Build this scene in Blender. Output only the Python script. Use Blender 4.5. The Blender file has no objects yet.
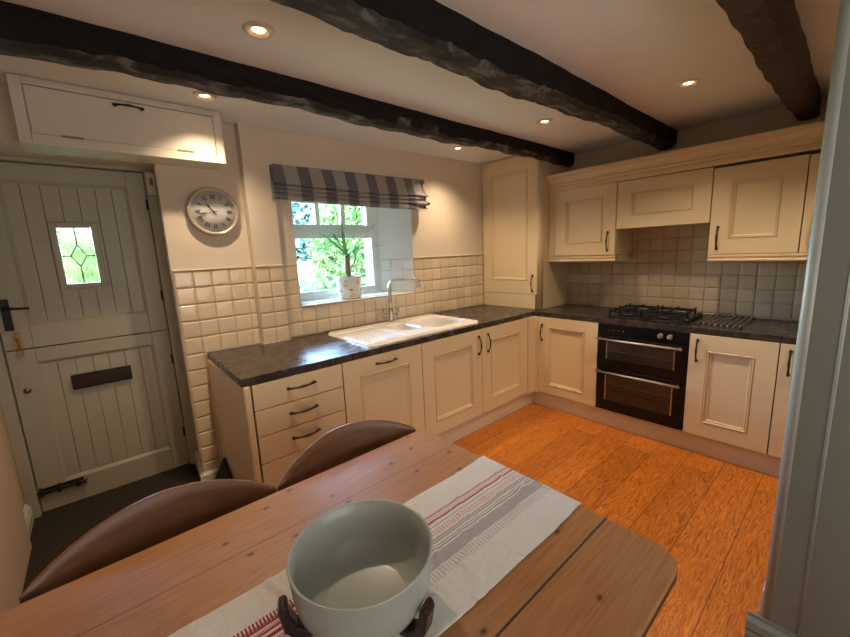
import bpy, bmesh, math, random
from mathutils import Vector, Matrix
C = bpy.context.scene.collection
PI = math.pi
sc = bpy.context.scene

# ------------------------------------------------------------ camera
cam = bpy.data.cameras.new('camera'); camo = bpy.data.objects.new('camera', cam); C.objects.link(camo)
R_ = Vector((0.7530408, -0.65659853, -0.04251972)); U_ = Vector((0.14449822, 0.10198568, 0.98423533)); F_ = Vector((0.64191107, 0.74731338, -0.1716767))
M3 = Matrix((R_, U_, -F_)).transposed()
camo.matrix_world = Matrix.Translation((-3.604, -2.558, 1.475)) @ M3.to_4x4()
cam.sensor_width = 36; cam.lens = 379.795 / 850 * 36; cam.clip_start = .02; cam.clip_end = 200
sc.camera = camo

# ------------------------------------------------------------ world, sun, daylight portal, rear fill, exposure
w = bpy.data.worlds.new('sky'); sc.world = w; w.use_nodes = True
nt = w.node_tree
sky = nt.nodes.new('ShaderNodeTexSky'); sky.sky_type = 'NISHITA'; sky.sun_disc = False
sky.sun_elevation = math.radians(48); sky.sun_rotation = math.radians(200)
nt.links.new(sky.outputs[0], nt.nodes['Background'].inputs[0])
nt.nodes['Background'].inputs[1].default_value = 12.0
SUN_E, SPOT_E, REAR_E = 5.0, 38.0, 19.0
sun = bpy.data.lights.new('sun', 'SUN'); sun.energy = SUN_E; sun.angle = .01; sun.color = (1, .95, .85)
suno = bpy.data.objects.new('sun', sun); C.objects.link(suno)
suno.rotation_euler = Vector((.35, .55, -.85)).to_track_quat('-Z', 'Y').to_euler()
def area(name, loc, d, sx, sy, e, col=(1, 1, 1), portal=False):
    l = bpy.data.lights.new(name, 'AREA'); l.shape = 'RECTANGLE'; l.size = sx; l.size_y = sy; l.energy = e; l.color = col
    if portal: l.cycles.is_portal = True
    o = bpy.data.objects.new(name, l); C.objects.link(o); o.location = loc
    o.rotation_euler = Vector(d).to_track_quat('-Z', 'Y').to_euler(); return o
area('window_portal', (-2.0, .47, 1.5), (0, -1, 0), .95, .85, 1, portal=True)
area('rear_fill_light', (-2.9, -3.93, 1.45), (0.05, 1, .25), 1.9, 1.15, REAR_E, (1.0, .97, .92))  # soft fill light added behind the camera, unseen, not a known window
vs = sc.view_settings; vs.view_transform = 'Standard'; vs.look = 'None'; vs.gamma = 1; vs.use_curve_mapping = False
vs.exposure = 0.38

# ------------------------------------------------------------ materials
MT = {}
def mat(name, col, rough=.5, metal=0, noise=None, bump=None, spec=None, coat=0, emit=None, trans=0, sub=0):
    """noise=(scale, amount) colour variation; bump=(scale, strength)"""
    if name in MT: return MT[name]
    m = bpy.data.materials.new(name); m.use_nodes = True; n = m.node_tree; b = n.nodes['Principled BSDF']
    b.inputs['Base Color'].default_value = (*col, 1); b.inputs['Roughness'].default_value = rough; b.inputs['Metallic'].default_value = metal
    if spec is not None: b.inputs['Specular IOR Level'].default_value = spec
    b.inputs['Coat Weight'].default_value = coat; b.inputs['Transmission Weight'].default_value = trans
    if emit: b.inputs['Emission Color'].default_value = (*emit[0], 1); b.inputs['Emission Strength'].default_value = emit[1]
    tc = n.nodes.new('ShaderNodeTexCoord')
    if noise:
        t = n.nodes.new('ShaderNodeTexNoise'); t.inputs['Scale'].default_value = noise[0]; t.inputs['Detail'].default_value = 5
        n.links.new(tc.outputs['Object'], t.inputs['Vector'])
        r = n.nodes.new('ShaderNodeMapRange'); r.inputs[1].default_value = .3; r.inputs[2].default_value = .7
        r.inputs[3].default_value = 1 - noise[1]; r.inputs[4].default_value = 1 + noise[1]
        n.links.new(t.outputs['Fac'], r.inputs[0])
        x = n.nodes.new('ShaderNodeVectorMath'); x.operation = 'SCALE'; x.inputs[0].default_value = col
        n.links.new(r.outputs[0], x.inputs['Scale']); n.links.new(x.outputs[0], b.inputs['Base Color'])
    if bump:
        t = n.nodes.new('ShaderNodeTexNoise'); t.inputs['Scale'].default_value = bump[0]; t.inputs['Detail'].default_value = 4
        n.links.new(tc.outputs['Object'], t.inputs['Vector'])
        u = n.nodes.new('ShaderNodeBump'); u.inputs['Strength'].default_value = bump[1]; u.inputs['Distance'].default_value = .01
        n.links.new(t.outputs['Fac'], u.inputs['Height']); n.links.new(u.outputs[0], b.inputs['Normal'])
    MT[name] = m; return m

class NB:
    """tiny node-graph helper"""
    def __init__(s, m): s.n = m.node_tree; s.b = s.n.nodes['Principled BSDF']; s.tc = s.n.nodes.new('ShaderNodeTexCoord').outputs['Object']
    def new(s, t, **k):
        x = s.n.nodes.new(t)
        for a, v in k.items(): setattr(x, a, v)
        return x
    def put(s, sock, v):
        if hasattr(v, 'is_output'): s.n.links.new(v, sock)
        else: sock.default_value = v
    def math(s, op, a, b=0.0, c=0.0):
        x = s.new('ShaderNodeMath', operation=op); s.put(x.inputs[0], a); s.put(x.inputs[1], b); s.put(x.inputs[2], c); return x.outputs[0]
    def mapping(s, v, scale=(1, 1, 1), loc=(0, 0, 0), rot=(0, 0, 0)):
        x = s.new('ShaderNodeMapping'); s.put(x.inputs[0], v); x.inputs['Scale'].default_value = scale; x.inputs['Location'].default_value = loc; x.inputs['Rotation'].default_value = rot; return x.outputs[0]
    def noise(s, v, sc_, det=4, dist=0, rough=.5):
        x = s.new('ShaderNodeTexNoise'); s.put(x.inputs['Vector'], v); x.inputs['Scale'].default_value = sc_; x.inputs['Detail'].default_value = det
        x.inputs['Distortion'].default_value = dist; x.inputs['Roughness'].default_value = rough; return x.outputs['Fac']
    def ramp(s, f, stops, interp='LINEAR'):
        x = s.new('ShaderNodeValToRGB'); s.put(x.inputs[0], f); r = x.color_ramp; r.interpolation = interp
        while len(r.elements) < len(stops): r.elements.new(.5)
        for e, (p, c) in zip(r.elements, stops): e.position = p; e.color = (*c, 1) if len(c) == 3 else c
        return x.outputs[0]
    def mix(s, f, a, b, mode='MIX'):
        x = s.new('ShaderNodeMix', data_type='RGBA', blend_type=mode); s.put(x.inputs[0], f)
        s.put(x.inputs[6], a if hasattr(a, 'is_output') else (*a, 1)); s.put(x.inputs[7], b if hasattr(b, 'is_output') else (*b, 1)); return x.outputs[2]
    def bump(s, h, st=.3, d=.01):
        x = s.new('ShaderNodeBump'); x.inputs['Strength'].default_value = st; x.inputs['Distance'].default_value = d; s.put(x.inputs['Height'], h); s.n.links.new(x.outputs[0], s.b.inputs['Normal'])
    def col(s, c): s.put(s.b.inputs['Base Color'], c)
    def sep(s, v=None):
        x = s.new('ShaderNodeSeparateXYZ'); s.put(x.inputs[0], v or s.tc); return x.outputs

plaster = mat('cream_plaster', (.70, .60, .47), .75, noise=(3, .03), bump=(25, .12))
ceil_m = mat('white_ceiling_paint', (.80, .83, .80), .8, noise=(2, .03), bump=(18, .1))
doorp = mat('grey_cream_door_paint', (.46, .43, .33), .42, noise=(4, .03), bump=(30, .06))
trimp = mat('cream_gloss_trim', (.70, .66, .56), .35, noise=(4, .03))
cabm = mat('cream_cabinet_paint', (.74, .60, .38), .36, noise=(3, .025), bump=(60, .02))
plinm = mat('cream_plinth', (.76, .66, .50), .45, noise=(3, .03))
carc = mat('cabinet_carcass', (.10, .07, .045), .7, noise=(3, .03))
dark = mat('dark_gap', (.06, .045, .03), .8)
pewter = mat('dark_bronze_handle', (.045, .038, .034), .38, .7, noise=(40, .3))
blackm = mat('black_iron', (.03, .027, .025), .5, .5, noise=(50, .3))
brass = mat('aged_brass', (.42, .28, .11), .35, .9, noise=(50, .2))
chrome = mat('brushed_chrome', (.55, .55, .54), .25, 1, noise=(30, .05))
steel = mat('satin_steel', (.62, .6, .57), .3, 1, noise=(30, .05))
blackgl = mat('black_glass', (.005, .005, .006), .1, spec=.3, noise=(5, .1))
blackgloss = mat('black_enamel', (.012, .012, .013), .25, noise=(20, .2))
ovwin = mat('smoked_oven_glass', (.035, .028, .018), .06, noise=(5, .2))
whiteplastic = mat('white_plastic', (.72, .69, .62), .4, noise=(5, .03))
panelm = mat('grey_green_panel_paint', (.20, .22, .19), .55, noise=(3, .03), bump=(120, .08))
panelb = mat('pale_grey_bead_paint', (.36, .39, .36), .4, noise=(3, .03))
sinkm = mat('white_ceramic', (.86, .80, .72), .12, noise=(3, .02), coat=.3)
bowlm = mat('pale_grey_glaze', (.38, .415, .38), .26, noise=(3, .02))
darkwood = mat('dark_stained_wood', (.035, .014, .011), .3, noise=(20, .4))
frame_w = mat('white_window_paint', (.80, .86, .86), .35, noise=(3, .02))
reveal_w = mat('white_reveal_paint', (.80, .80, .76), .6, noise=(3, .02), bump=(20, .08))
wicker = mat('coir', (.032, .024, .015), .95, noise=(90, .6), bump=(150, 1.0))
grout = mat('grout', (.50, .40, .28), .9, noise=(20, .1))
skirt_white = mat('white_skirting_paint', (.85, .85, .85), .35, noise=(3, .02))

def m_tile(name, c):
    m = mat(name, c, .12); g = NB(m)
    r = g.new('ShaderNodeNewGeometry').outputs['Random Per Island']
    k = g.math('MULTIPLY_ADD', r, .16, .92)
    n1 = g.noise(g.tc, 14, 3); k2 = g.math('MULTIPLY', k, g.math('MULTIPLY_ADD', n1, .12, .94))
    x = g.new('ShaderNodeVectorMath', operation='SCALE'); x.inputs[0].default_value = c; g.put(x.inputs['Scale'], k2); g.col(x.outputs[0])
    g.bump(g.noise(g.tc, 22, 2), .25, .006); return m
tile_c = m_tile('cream_glazed_tile', (.72, .58, .40))
tile_w = m_tile('beige_wall_tile', (.58, .49, .36)); tile_w.node_tree.nodes['Principled BSDF'].inputs['Roughness'].default_value = .3
tile_r = m_tile('white_reveal_tile', (.80, .78, .72))

def m_floor():
    m = mat('orange_oak_planks', (.5, .2, .05), .33); g = NB(m)
    br = g.new('ShaderNodeTexBrick'); g.put(br.inputs['Vector'], g.mapping(g.tc, loc=(.35, .162, 0)))
    br.inputs['Scale'].default_value = 1; br.inputs['Brick Width'].default_value = 1.25; br.inputs['Row Height'].default_value = .1915
    br.inputs['Mortar Size'].default_value = .0016; br.inputs['Color1'].default_value = (0, 0, 0, 1); br.inputs['Color2'].default_value = (1, 1, 1, 1); br.inputs['Mortar'].default_value = (.5, .5, .5, 1)
    br.offset = .37
    rnd = br.outputs['Color']; gap = br.outputs['Fac']
    # every plank shifts its own grain
    sh = g.new('ShaderNodeVectorMath', operation='MULTIPLY'); g.put(sh.inputs[0], rnd); sh.inputs[1].default_value = (7, 5, 3)
    ad = g.new('ShaderNodeVectorMath', operation='ADD'); g.put(ad.inputs[0], g.tc); g.put(ad.inputs[1], sh.outputs[0])
    v = g.mapping(ad.outputs[0], scale=(1.1, 10, 1))
    n1 = g.noise(v, 2.2, 3, .8)
    ring = g.math('SINE', g.math('MULTIPLY', n1, 85))
    fine = g.noise(g.mapping(ad.outputs[0], scale=(4, 45, 1)), 3, 4, 0, .7)
    cl = g.noise(g.mapping(ad.outputs[0], scale=(1, 2.5, 1)), 2.5, 3)
    a = g.ramp(g.math('MULTIPLY_ADD', fine, .55, g.math('MULTIPLY', ring, .075)), [(.14, (.22, .055, .008)), (.27, (.46, .145, .018)), (.44, (.72, .265, .045))])
    a = g.mix(g.math('MULTIPLY', cl, .5), a, (.44, .13, .012))
    sepc = g.new('ShaderNodeSeparateColor'); g.put(sepc.inputs[0], rnd)
    a = g.mix(1.0, a, g.ramp(sepc.outputs[0], [(0, (.78, .76, .72)), (1, (1.12, 1.12, 1.12))]), 'MULTIPLY')
    a = g.mix(gap, a, (.10, .03, .01)); g.col(a)
    g.bump(g.math('MULTIPLY_ADD', gap, -1.0, g.math('MULTIPLY', fine, .15)), .25, .004)
    return m
floor_m = m_floor()

def m_pine():
    m = mat('waxed_pine', (.4, .2, .1), .42); g = NB(m); x, y, z = g.sep()
    # knots
    vo = g.new('ShaderNodeTexVoronoi', feature='F1', voronoi_dimensions='2D'); g.put(vo.inputs['Vector'], g.mapping(g.tc, scale=(5.8, 9.0, 0), loc=(.3, .2, 0))); vo.inputs['Scale'].default_value = 1; vo.inputs['Randomness'].default_value = 1
    kn = g.ramp(vo.outputs['Distance'], [(0, (1, 1, 1)), (.035, (.8, .8, .8)), (.06, (.15, .15, .15)), (.12, (0, 0, 0))])
    wsel = g.new('ShaderNodeSeparateColor'); g.put(wsel.inputs[0], vo.outputs['Color']); on = g.math('GREATER_THAN', wsel.outputs[0], .42)
    kn = g.math('MULTIPLY', kn, on)
    bd = g.math('FLOOR', g.math('DIVIDE', g.math('ADD', y, 2.169 - 1.875 + .0), .2))  # boards
    off = g.new('ShaderNodeCombineXYZ'); g.put(off.inputs[0], g.math('MULTIPLY', bd, 3.7)); g.put(off.inputs[1], g.math('MULTIPLY', bd, 1.3))
    ad = g.new('ShaderNodeVectorMath', operation='ADD'); g.put(ad.inputs[0], g.tc); g.put(ad.inputs[1], off.outputs[0])
    n1 = g.noise(g.mapping(ad.outputs[0], scale=(.8, 9, 1)), 2.0, 2, .3)
    ring = g.math('SINE', g.math('MULTIPLY', n1, 60))
    fine = g.noise(g.mapping(ad.outputs[0], scale=(3, 70, 5)), 2.5, 5, 0, .7)
    c = g.ramp(g.math('MULTIPLY_ADD', fine, .6, g.math('MULTIPLY_ADD', ring, .05, .05)), [(.12, (.19, .074, .022)), (.33, (.33, .138, .043)), (.58, (.45, .205, .070))])
    blot = g.noise(g.tc, 3.5, 4); c = g.mix(g.ramp(blot, [(.35, (0, 0, 0)), (.7, (.55, .55, .55))]), c, (.40, .205, .085))
    c = g.mix(kn, c, (.05, .016, .007))
    # board joints at measured places
    s = None
    for yy, wd in ((-2.169 + 1.875, .0026), (-1.98 + 1.875, .0008), (-1.60 + 1.875, .0011)):
        j = g.math('LESS_THAN', g.math('ABSOLUTE', g.math('SUBTRACT', y, yy)), wd); s = j if s is None else g.math('MAXIMUM', s, j)
    c = g.mix(s, c, (.035, .015, .008))
    c = g.mix(g.math('LESS_THAN', z, .7425), c, (.075, .035, .016)); g.col(c)   # shade on the board sides, put in as dark colour

    g.put(g.b.inputs['Roughness'], g.math('MULTIPLY_ADD', blot, .3, .3))
    g.bump(g.math('ADD', g.math('MULTIPLY', s, -1.5), g.math('MULTIPLY', fine, .3)), .3, .003); return m
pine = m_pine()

def m_wood(name, c1, c2, rough=.35, axis=0):
    m = mat(name, c1, rough); g = NB(m); s = [14, 14, 14]; s[axis] = 1.2
    f = g.noise(g.mapping(g.tc, scale=tuple(s)), 5, 4, .4); g.col(g.ramp(f, [(.3, c1), (.7, c2)])); g.bump(f, .1, .003); return m
chairm = m_wood('brown_chair_wood', (.15, .066, .030), (.215, .10, .047), .38)
beamm = None
def m_beam():
    m = mat('black_painted_beam', (.02, .018, .017), .75, spec=.25); g = NB(m)
    n1 = g.noise(g.tc, 6, 5); n2 = g.noise(g.mapping(g.tc, scale=(3, 20, 20)), 4, 5)
    g.col(g.ramp(n2, [(.3, (.004, .004, .004)), (.7, (.012, .010, .009))]))
    g.bump(g.math('ADD', n1, g.math('MULTIPLY', n2, .3)), .5, .012); return m
beamm = m_beam()
def m_beam2():
    m = mat('brown_black_hewn_beam', (.03, .02, .015), .55); g = NB(m)
    n1 = g.noise(g.tc, 7, 5); n2 = g.noise(g.mapping(g.tc, scale=(16, 4, 4)), 3, 5)
    g.col(g.ramp(n2, [(.35, (.014, .009, .006)), (.7, (.06, .032, .018))]))
    g.bump(g.math('ADD', n1, g.math('MULTIPLY', n2, 1.2)), .9, .025); return m
beamb = m_beam2()
def m_worktop():
    m = mat('dark_slate_laminate', (.05, .04, .036), .3); g = NB(m)
    n1 = g.noise(g.tc, 9, 6, .6, .65); n2 = g.noise(g.tc, 60, 4)
    g.col(g.mix(.25, g.ramp(n1, [(.3, (.020, .015, .014)), (.5, (.038, .028, .025)), (.72, (.07, .048, .038))]), g.ramp(n2, [(.3, (.02, .018, .018)), (.7, (.09, .07, .06))])))
    g.put(g.b.inputs['Roughness'], g.math('MULTIPLY_ADD', n1, .3, .12)); g.bump(g.noise(g.tc, 45, 5), .35, .004); return m
workm = m_worktop()
def m_runner():
    m = mat('striped_linen', (.75, .74, .72), .85); g = NB(m); x, y, z = g.sep()
    v = g.math('MULTIPLY', g.math('SUBTRACT', -0.0, g.math('SUBTRACT', y, .18)), 1 / .36)   # 0 = window side, 1 = camera side
    W = (.70, .68, .64); GR = (.30, .26, .25); RD = (.42, .045, .055); PK = (.66, .54, .53); LG = (.52, .49, .47); PU = (.33, .29, .32)
    st = [(0, W), (.262, GR), (.267, W), (.272, RD), (.281, PK), (.325, RD), (.341, W), (.375, GR), (.38, W), (.40, (.66, .36, .38)), (.45, W), (.47, GR), (.477, LG), (.50, GR), (.506, W), (.525, GR), (.532, W), (.545, GR), (.556, W), (.572, PU), (.665, W), (.675, LG), (.745, W)]
    # more than 32 stops not needed
    c = g.ramp(v, st, 'CONSTANT')
    sx = g.math('SINE', g.math('MULTIPLY', x, 620)); on = g.math('GREATER_THAN', sx, 0.0)
    inr = lambda a, b: g.math('MULTIPLY', g.math('GREATER_THAN', v, a), g.math('LESS_THAN', v, b))
    c = g.mix(g.math('MULTIPLY', on, g.math('ADD', inr(.40, .45), inr(.675, .745))), c, W)
    s2 = g.math('GREATER_THAN', g.math('SINE', g.math('MULTIPLY', g.math('ADD', x, y), 1700)), .1)
    c = g.mix(g.math('MULTIPLY', s2, inr(.572, .665)), c, LG)
    # woven red comb band at the far end
    lf = g.math('LESS_THAN', x, -.02)
    comb = g.math('MULTIPLY', g.math('GREATER_THAN', g.math('SINE', g.math('MULTIPLY', x, 900)), -.1), inr(.235, .285))
    band = g.math('MAXIMUM', g.math('MAXIMUM', comb, inr(.285, .30)), inr(.36, .385))
    dots = g.math('MULTIPLY', g.math('GREATER_THAN', g.math('SINE', g.math('MULTIPLY', x, 1500)), .2), g.math('ADD', inr(.315, .34), inr(.40, .43)))
    c = g.mix(g.math('MULTIPLY', lf, g.math('MAXIMUM', band, dots)), c, (.30, .02, .035)); g.col(c)
    g.bump(g.math('ADD', g.noise(g.tc, 900, 1), g.math('MULTIPLY', g.noise(g.tc, 16, 5, 1.5), 9)), .5, .005); return m
runm = m_runner()
def m_blind():
    m = mat('striped_blind_fabric', (.4, .4, .4), .9); g = NB(m)
    uv = g.new('ShaderNodeUVMap').outputs[0]; u, v, _ = g.sep(uv)
    s = g.math('FRACT', g.math('MULTIPLY', u, 7.25)); on = g.math('LESS_THAN', s, .47)
    c = g.mix(on, (.36, .34, .31), (.105, .11, .13)); c = g.mix(g.math('MULTIPLY', g.noise(g.mapping(g.tc, scale=(1, 1, 12)), 60, 3), .3), c, (.45, .42, .40))
    g.col(c); g.bump(g.noise(g.tc, 300, 2), .2, .003); return m
blindm = m_blind()
def m_leaf(name, c1, c2, tr=.35):
    m = mat(name, c1, .5); g = NB(m); r = g.new('ShaderNodeNewGeometry').outputs['Random Per Island']
    c = g.ramp(r, [(0, c1), (1, c2)]); g.col(c)
    t = g.new('ShaderNodeBsdfTranslucent'); g.put(t.inputs[0], c)
    mx = g.new('ShaderNodeMixShader'); mx.inputs[0].default_value = tr
    out = g.n.nodes['Material Output']; g.n.links.new(g.b.outputs[0], mx.inputs[1]); g.n.links.new(t.outputs[0], mx.inputs[2]); g.n.links.new(mx.outputs[0], out.inputs[0]); return m
leaf_g = m_leaf('green_leaves', (.02, .07, .015), (.11, .19, .05))
leaf_b = m_leaf('blue_green_leaves', (.02, .06, .035), (.09, .16, .12))
leaf_p = m_leaf('pale_blossom', (.48, .34, .30), (.55, .48, .36))
yucca = m_leaf('yucca_leaf', (.07, .20, .045), (.17, .36, .10), .2)
barkm = mat('yucca_bark', (.30, .24, .15), .8, noise=(60, .3), bump=(60, .5))
soilm = mat('potting_soil', (.04, .025, .015), .95, noise=(80, .5), bump=(80, .8))
lawn = mat('lawn', (.10, .2, .05), .9, noise=(8, .3), bump=(60, .5))
lemon = mat('lemon_yellow_glaze', (.74, .64, .28), .3, noise=(20, .2)); lemleaf = mat('dark_leaf_glaze', (.12, .18, .08), .3, noise=(20, .2))
potm = mat('white_pot_glaze', (.78, .80, .78), .3, noise=(4, .02))
clockface = mat('clock_face', (.62, .61, .57), .5, noise=(6, .04)); clockrim = mat('pale_metal_clock_rim', (.50, .43, .34), .35, .35, noise=(6, .05))
ink = mat('black_ink', (.03, .03, .035), .6)
lampglow = mat('lamp_filament_glow', (1, .8, .5), .5, emit=((1, .58, .24), 14))
lampring = mat('satin_white_lamp_ring', (.72, .66, .58), .3, .3, noise=(8, .04))
glassm = None
def m_glass(name, col, rough, bumpS=None):
    m = mat(name, col, rough); n = m.node_tree; b = n.nodes['Principled BSDF']
    gl = n.nodes.new('ShaderNodeBsdfGlass' if bumpS else 'ShaderNodeBsdfTransparent')
    if bumpS: gl.inputs['Color'].default_value = (*col, 1); gl.inputs['Roughness'].default_value = rough; gl.inputs['IOR'].default_value = 1.25
    else: gl.inputs[0].default_value = (*col, 1)
    out = n.nodes['Material Output']
    if bumpS:
        g = NB(m); u = g.new('ShaderNodeBump'); u.inputs['Strength'].default_value = .8; u.inputs['Distance'].default_value = .004; g.put(u.inputs['Height'], g.noise(g.tc, bumpS, 2, .8)); n.links.new(u.outputs[0], gl.inputs['Normal'])
        n.links.new(gl.outputs[0], out.inputs[0])
    else:
        gs = n.nodes.new('ShaderNodeBsdfGlossy'); gs.inputs['Roughness'].default_value = .02
        fr = n.nodes.new('ShaderNodeFresnel'); mx = n.nodes.new('ShaderNodeMixShader'); n.links.new(fr.outputs[0], mx.inputs[0]); n.links.new(gl.outputs[0], mx.inputs[1]); n.links.new(gs.outputs[0], mx.inputs[2]); n.links.new(mx.outputs[0], out.inputs[0])
    return m
glassm = m_glass('window_glass', (.95, .98, .97), .0)
doorglass = m_glass('textured_door_glass', (.97, 1, .95), .05, 45)
lead = mat('lead_came', (.04, .04, .04), .7)

# ------------------------------------------------------------ mesh helpers
class MB:
    def __init__(s): s.v = []; s.f = []; s.sm = []; s.uv = {}
    def add(s, vs, fs, smooth=False):
        o = len(s.v); s.v += [Vector(v) for v in vs]; s.f += [tuple(i + o for i in f) for f in fs]; s.sm += [smooth] * len(fs); return s
    def box(s, x0, x1, y0, y1, z0, z1):
        x0, x1 = sorted((x0, x1)); y0, y1 = sorted((y0, y1)); z0, z1 = sorted((z0, z1))
        return s.add([(x0, y0, z0), (x1, y0, z0), (x1, y1, z0), (x0, y1, z0), (x0, y0, z1), (x1, y0, z1), (x1, y1, z1), (x0, y1, z1)],
                     [(3, 2, 1, 0), (4, 5, 6, 7), (0, 1, 5, 4), (1, 2, 6, 5), (2, 3, 7, 6), (3, 0, 4, 7)])
    def prism(s, poly, a, b, axis='z', smooth=False):
        """poly list of 2-D points; axis extruded from a to b. z:(x,y) x:(y,z) y:(x,z)"""
        def P(p, t): return {'z': (p[0], p[1], t), 'x': (t, p[0], p[1]), 'y': (p[0], t, p[1])}[axis]
        n = len(poly); vs = [P(p, a) for p in poly] + [P(p, b) for p in poly]
        fs = [tuple(range(n))[::-1], tuple(range(n, 2 * n))] + [(i, (i + 1) % n, n + (i + 1) % n, n + i) for i in range(n)]
        o = len(s.f); s.add(vs, fs, smooth); s.sm[o] = s.sm[o + 1] = False; return s
    def lathe(s, prof, c=(0, 0, 0), n=32, axis='z', a0=0, smooth=True):
        """prof: (r, h) list"""
        vs = []; fs = []; m = len(prof)
        for i in range(n):
            t = a0 + 2 * PI * i / n; cs, sn = math.cos(t), math.sin(t)
            for r, h in prof:
                p = {'z': (r * cs, r * sn, h), 'y': (r * cs, h, -r * sn), 'x': (h, r * cs, r * sn)}[axis]
                vs.append((p[0] + c[0], p[1] + c[1], p[2] + c[2]))
        for i in range(n):
            j = (i + 1) % n
            for k in range(m - 1): fs.append((i * m + k, j * m + k, j * m + k + 1, i * m + k + 1))
        fs.append(tuple(i * m for i in range(n))[::-1]) if prof[0][0] > 1e-6 else None
        fs.append(tuple(i * m + m - 1 for i in range(n))) if prof[-1][0] > 1e-6 else None
        return s.add(vs, fs, smooth)
    def cyl(s, c, r, h, axis='z', n=20, r2=None):
        r2 = r if r2 is None else r2
        return s.lathe([(r, 0), (r2, h)], c, n, axis)
    def tube(s, pts, r, n=10, sq=1.0):
        pts = [Vector(p) for p in pts]; m = len(pts); rs = r if isinstance(r, (list, tuple)) else [r] * m
        vs = []; up = None
        for i, p in enumerate(pts):
            d = (pts[min(i + 1, m - 1)] - pts[max(i - 1, 0)]).normalized()
            if up is None: up = Vector((0, 0, 1)) if abs(d.z) < .9 else Vector((1, 0, 0))
            a = d.cross(up).normalized(); b = a.cross(d).normalized(); up = b
            for k in range(n):
                t = 2 * PI * k / n; vs.append(p + a * math.cos(t) * rs[i] * sq + b * math.sin(t) * rs[i])
        fs = [(i * n + k, i * n + (k + 1) % n, (i + 1) * n + (k + 1) % n, (i + 1) * n + k) for i in range(m - 1) for k in range(n)]
        fs += [tuple(range(n))[::-1], tuple(range((m - 1) * n, m * n))]
        return s.add(vs, fs, True)
    def grid(s, fn, nu, nv, smooth=True, uv=False):
        vs = [fn(i / nu, j / nv) for i in range(nu + 1) for j in range(nv + 1)]
        if uv:
            o = len(s.v)
            for i in range(nu + 1):
                for j in range(nv + 1): s.uv[o + i * (nv + 1) + j] = (i / nu, j / nv)
        return s.add(vs, [(i * (nv + 1) + j, (i + 1) * (nv + 1) + j, (i + 1) * (nv + 1) + j + 1, i * (nv + 1) + j + 1) for i in range(nu) for j in range(nv)], smooth)
    def xf(s, M, start=0):
        for i in range(start, len(s.v)): s.v[i] = M @ s.v[i]
        return s

def wloc(p): return p.matrix_basis.copy() if p.parent is None else wloc(p.parent) @ p.matrix_basis
def obj(name, mb, m, parent=None, bev=0, seg=2, solid=0, sub=0, local=False, fix=True):
    me = bpy.data.meshes.new(name); me.from_pydata([tuple(v) for v in mb.v], [], mb.f)
    me.polygons.foreach_set('use_smooth', mb.sm)
    if mb.uv:
        l = me.uv_layers.new(name='UVMap')
        for lp in me.loops: l.data[lp.index].uv = mb.uv.get(lp.vertex_index, (0, 0))
    if parent is not None and not local: me.transform(wloc(parent).inverted())
    if fix:
        b = bmesh.new(); b.from_mesh(me); bmesh.ops.recalc_face_normals(b, faces=b.faces); b.to_mesh(me); b.free()
    me.materials.append(m); o = bpy.data.objects.new(name, me); C.objects.link(o)
    if parent is not None: o.parent = parent
    if solid: d = o.modifiers.new('s', 'SOLIDIFY'); d.thickness = solid; d.offset = 0
    if bev:
        d = o.modifiers.new('b', 'BEVEL'); d.width = bev; d.segments = seg; d.limit_method = 'ANGLE'; d.angle_limit = math.radians(35)
        try: d.harden_normals = False
        except Exception: pass
    if sub: d = o.modifiers.new('u', 'SUBSURF'); d.levels = sub; d.render_levels = sub
    return o
def tag(o, label, cat, group=None, kind=None):
    o['label'] = label; o['category'] = cat
    if group: o['group'] = group
    if kind: o['kind'] = kind
    return o
def thing(name, label, cat, loc=(0, 0, 0), rz=0, group=None):
    o = bpy.data.objects.new(name, None); C.objects.link(o); o.location = loc; o.rotation_euler = (0, 0, rz); o.empty_display_size = .05
    return tag(o, label, cat, group)
def struct(name, mb, m, label=None, **k):
    o = obj(name, mb, m, **k); o['kind'] = 'structure'
    if label: o['label'] = label
    return o

H = .899; CZ = 2.327
wy = lambda x: .1125 - .0315 * (x + 1.5)
LW = .185       # plane of the wall left of the pilaster
DY = .59        # door plane
OX0, OX1 = -2.48, -1.42   # window opening
OZ0, OZ1 = 1.12, 1.96

# ------------------------------------------------------------ structure
struct('floor', MB().box(-4.5, .12, -4.0, .75, -.12, 0), floor_m)
struct('ceiling', MB().box(-4.5, .12, -4.1, .9, CZ, CZ + .12), ceil_m)
struct('wall_right', MB().box(0, .12, -4.1, .8, 0, CZ), plaster)
struct('wall_left', MB().box(-4.5, -4.062, -4.1, .23, 0, CZ).box(-4.5, -4.1, .23, .8, 0, CZ), mat('warm_plaster', (.68, .50, .37), .75, noise=(3, .03), bump=(25, .12)))
m_ = MB().box(-4.5, .12, -4.1, -4.0, 0, CZ)
struct('wall_front', m_, plaster)
# back wall: door part, pilaster, window part
m_ = MB().box(-4.5, -4.1, DY, .8, 0, CZ).box(-4.1, -3.2, LW, .8, 2.085, CZ)
m_.prism([(-3.240, LW), (-2.70, LW), (-2.70, .8), (-3.2, .8), (-3.2, .545)], 0, CZ)                         # left plane beside the door
m_.box(-2.785, -2.60, .108, .8, 0, CZ)                        # pilaster
def wseg(x0, x1, z0, z1, yb=.62): m_.prism([(x0, wy(x0)), (x1, wy(x1)), (x1, yb), (x0, yb)], z0, z1)
wseg(-2.60, OX0, 0, CZ); m_.prism([(OX1, wy(OX1)), (.0, wy(0)), (.0, .62), (-1.60, .62), (-1.60, .37)], 0, CZ)
wseg(OX0, OX1 - .0, 0, OZ0); wseg(OX0, OX1, OZ1, CZ)
m_.prism([(OX1, wy(OX1)), (-1.6, .37), (-1.6, .62), (OX1 - .0, .62)], OZ0, OZ1) if False else None
wb = struct('wall_back', m_, plaster)
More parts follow.
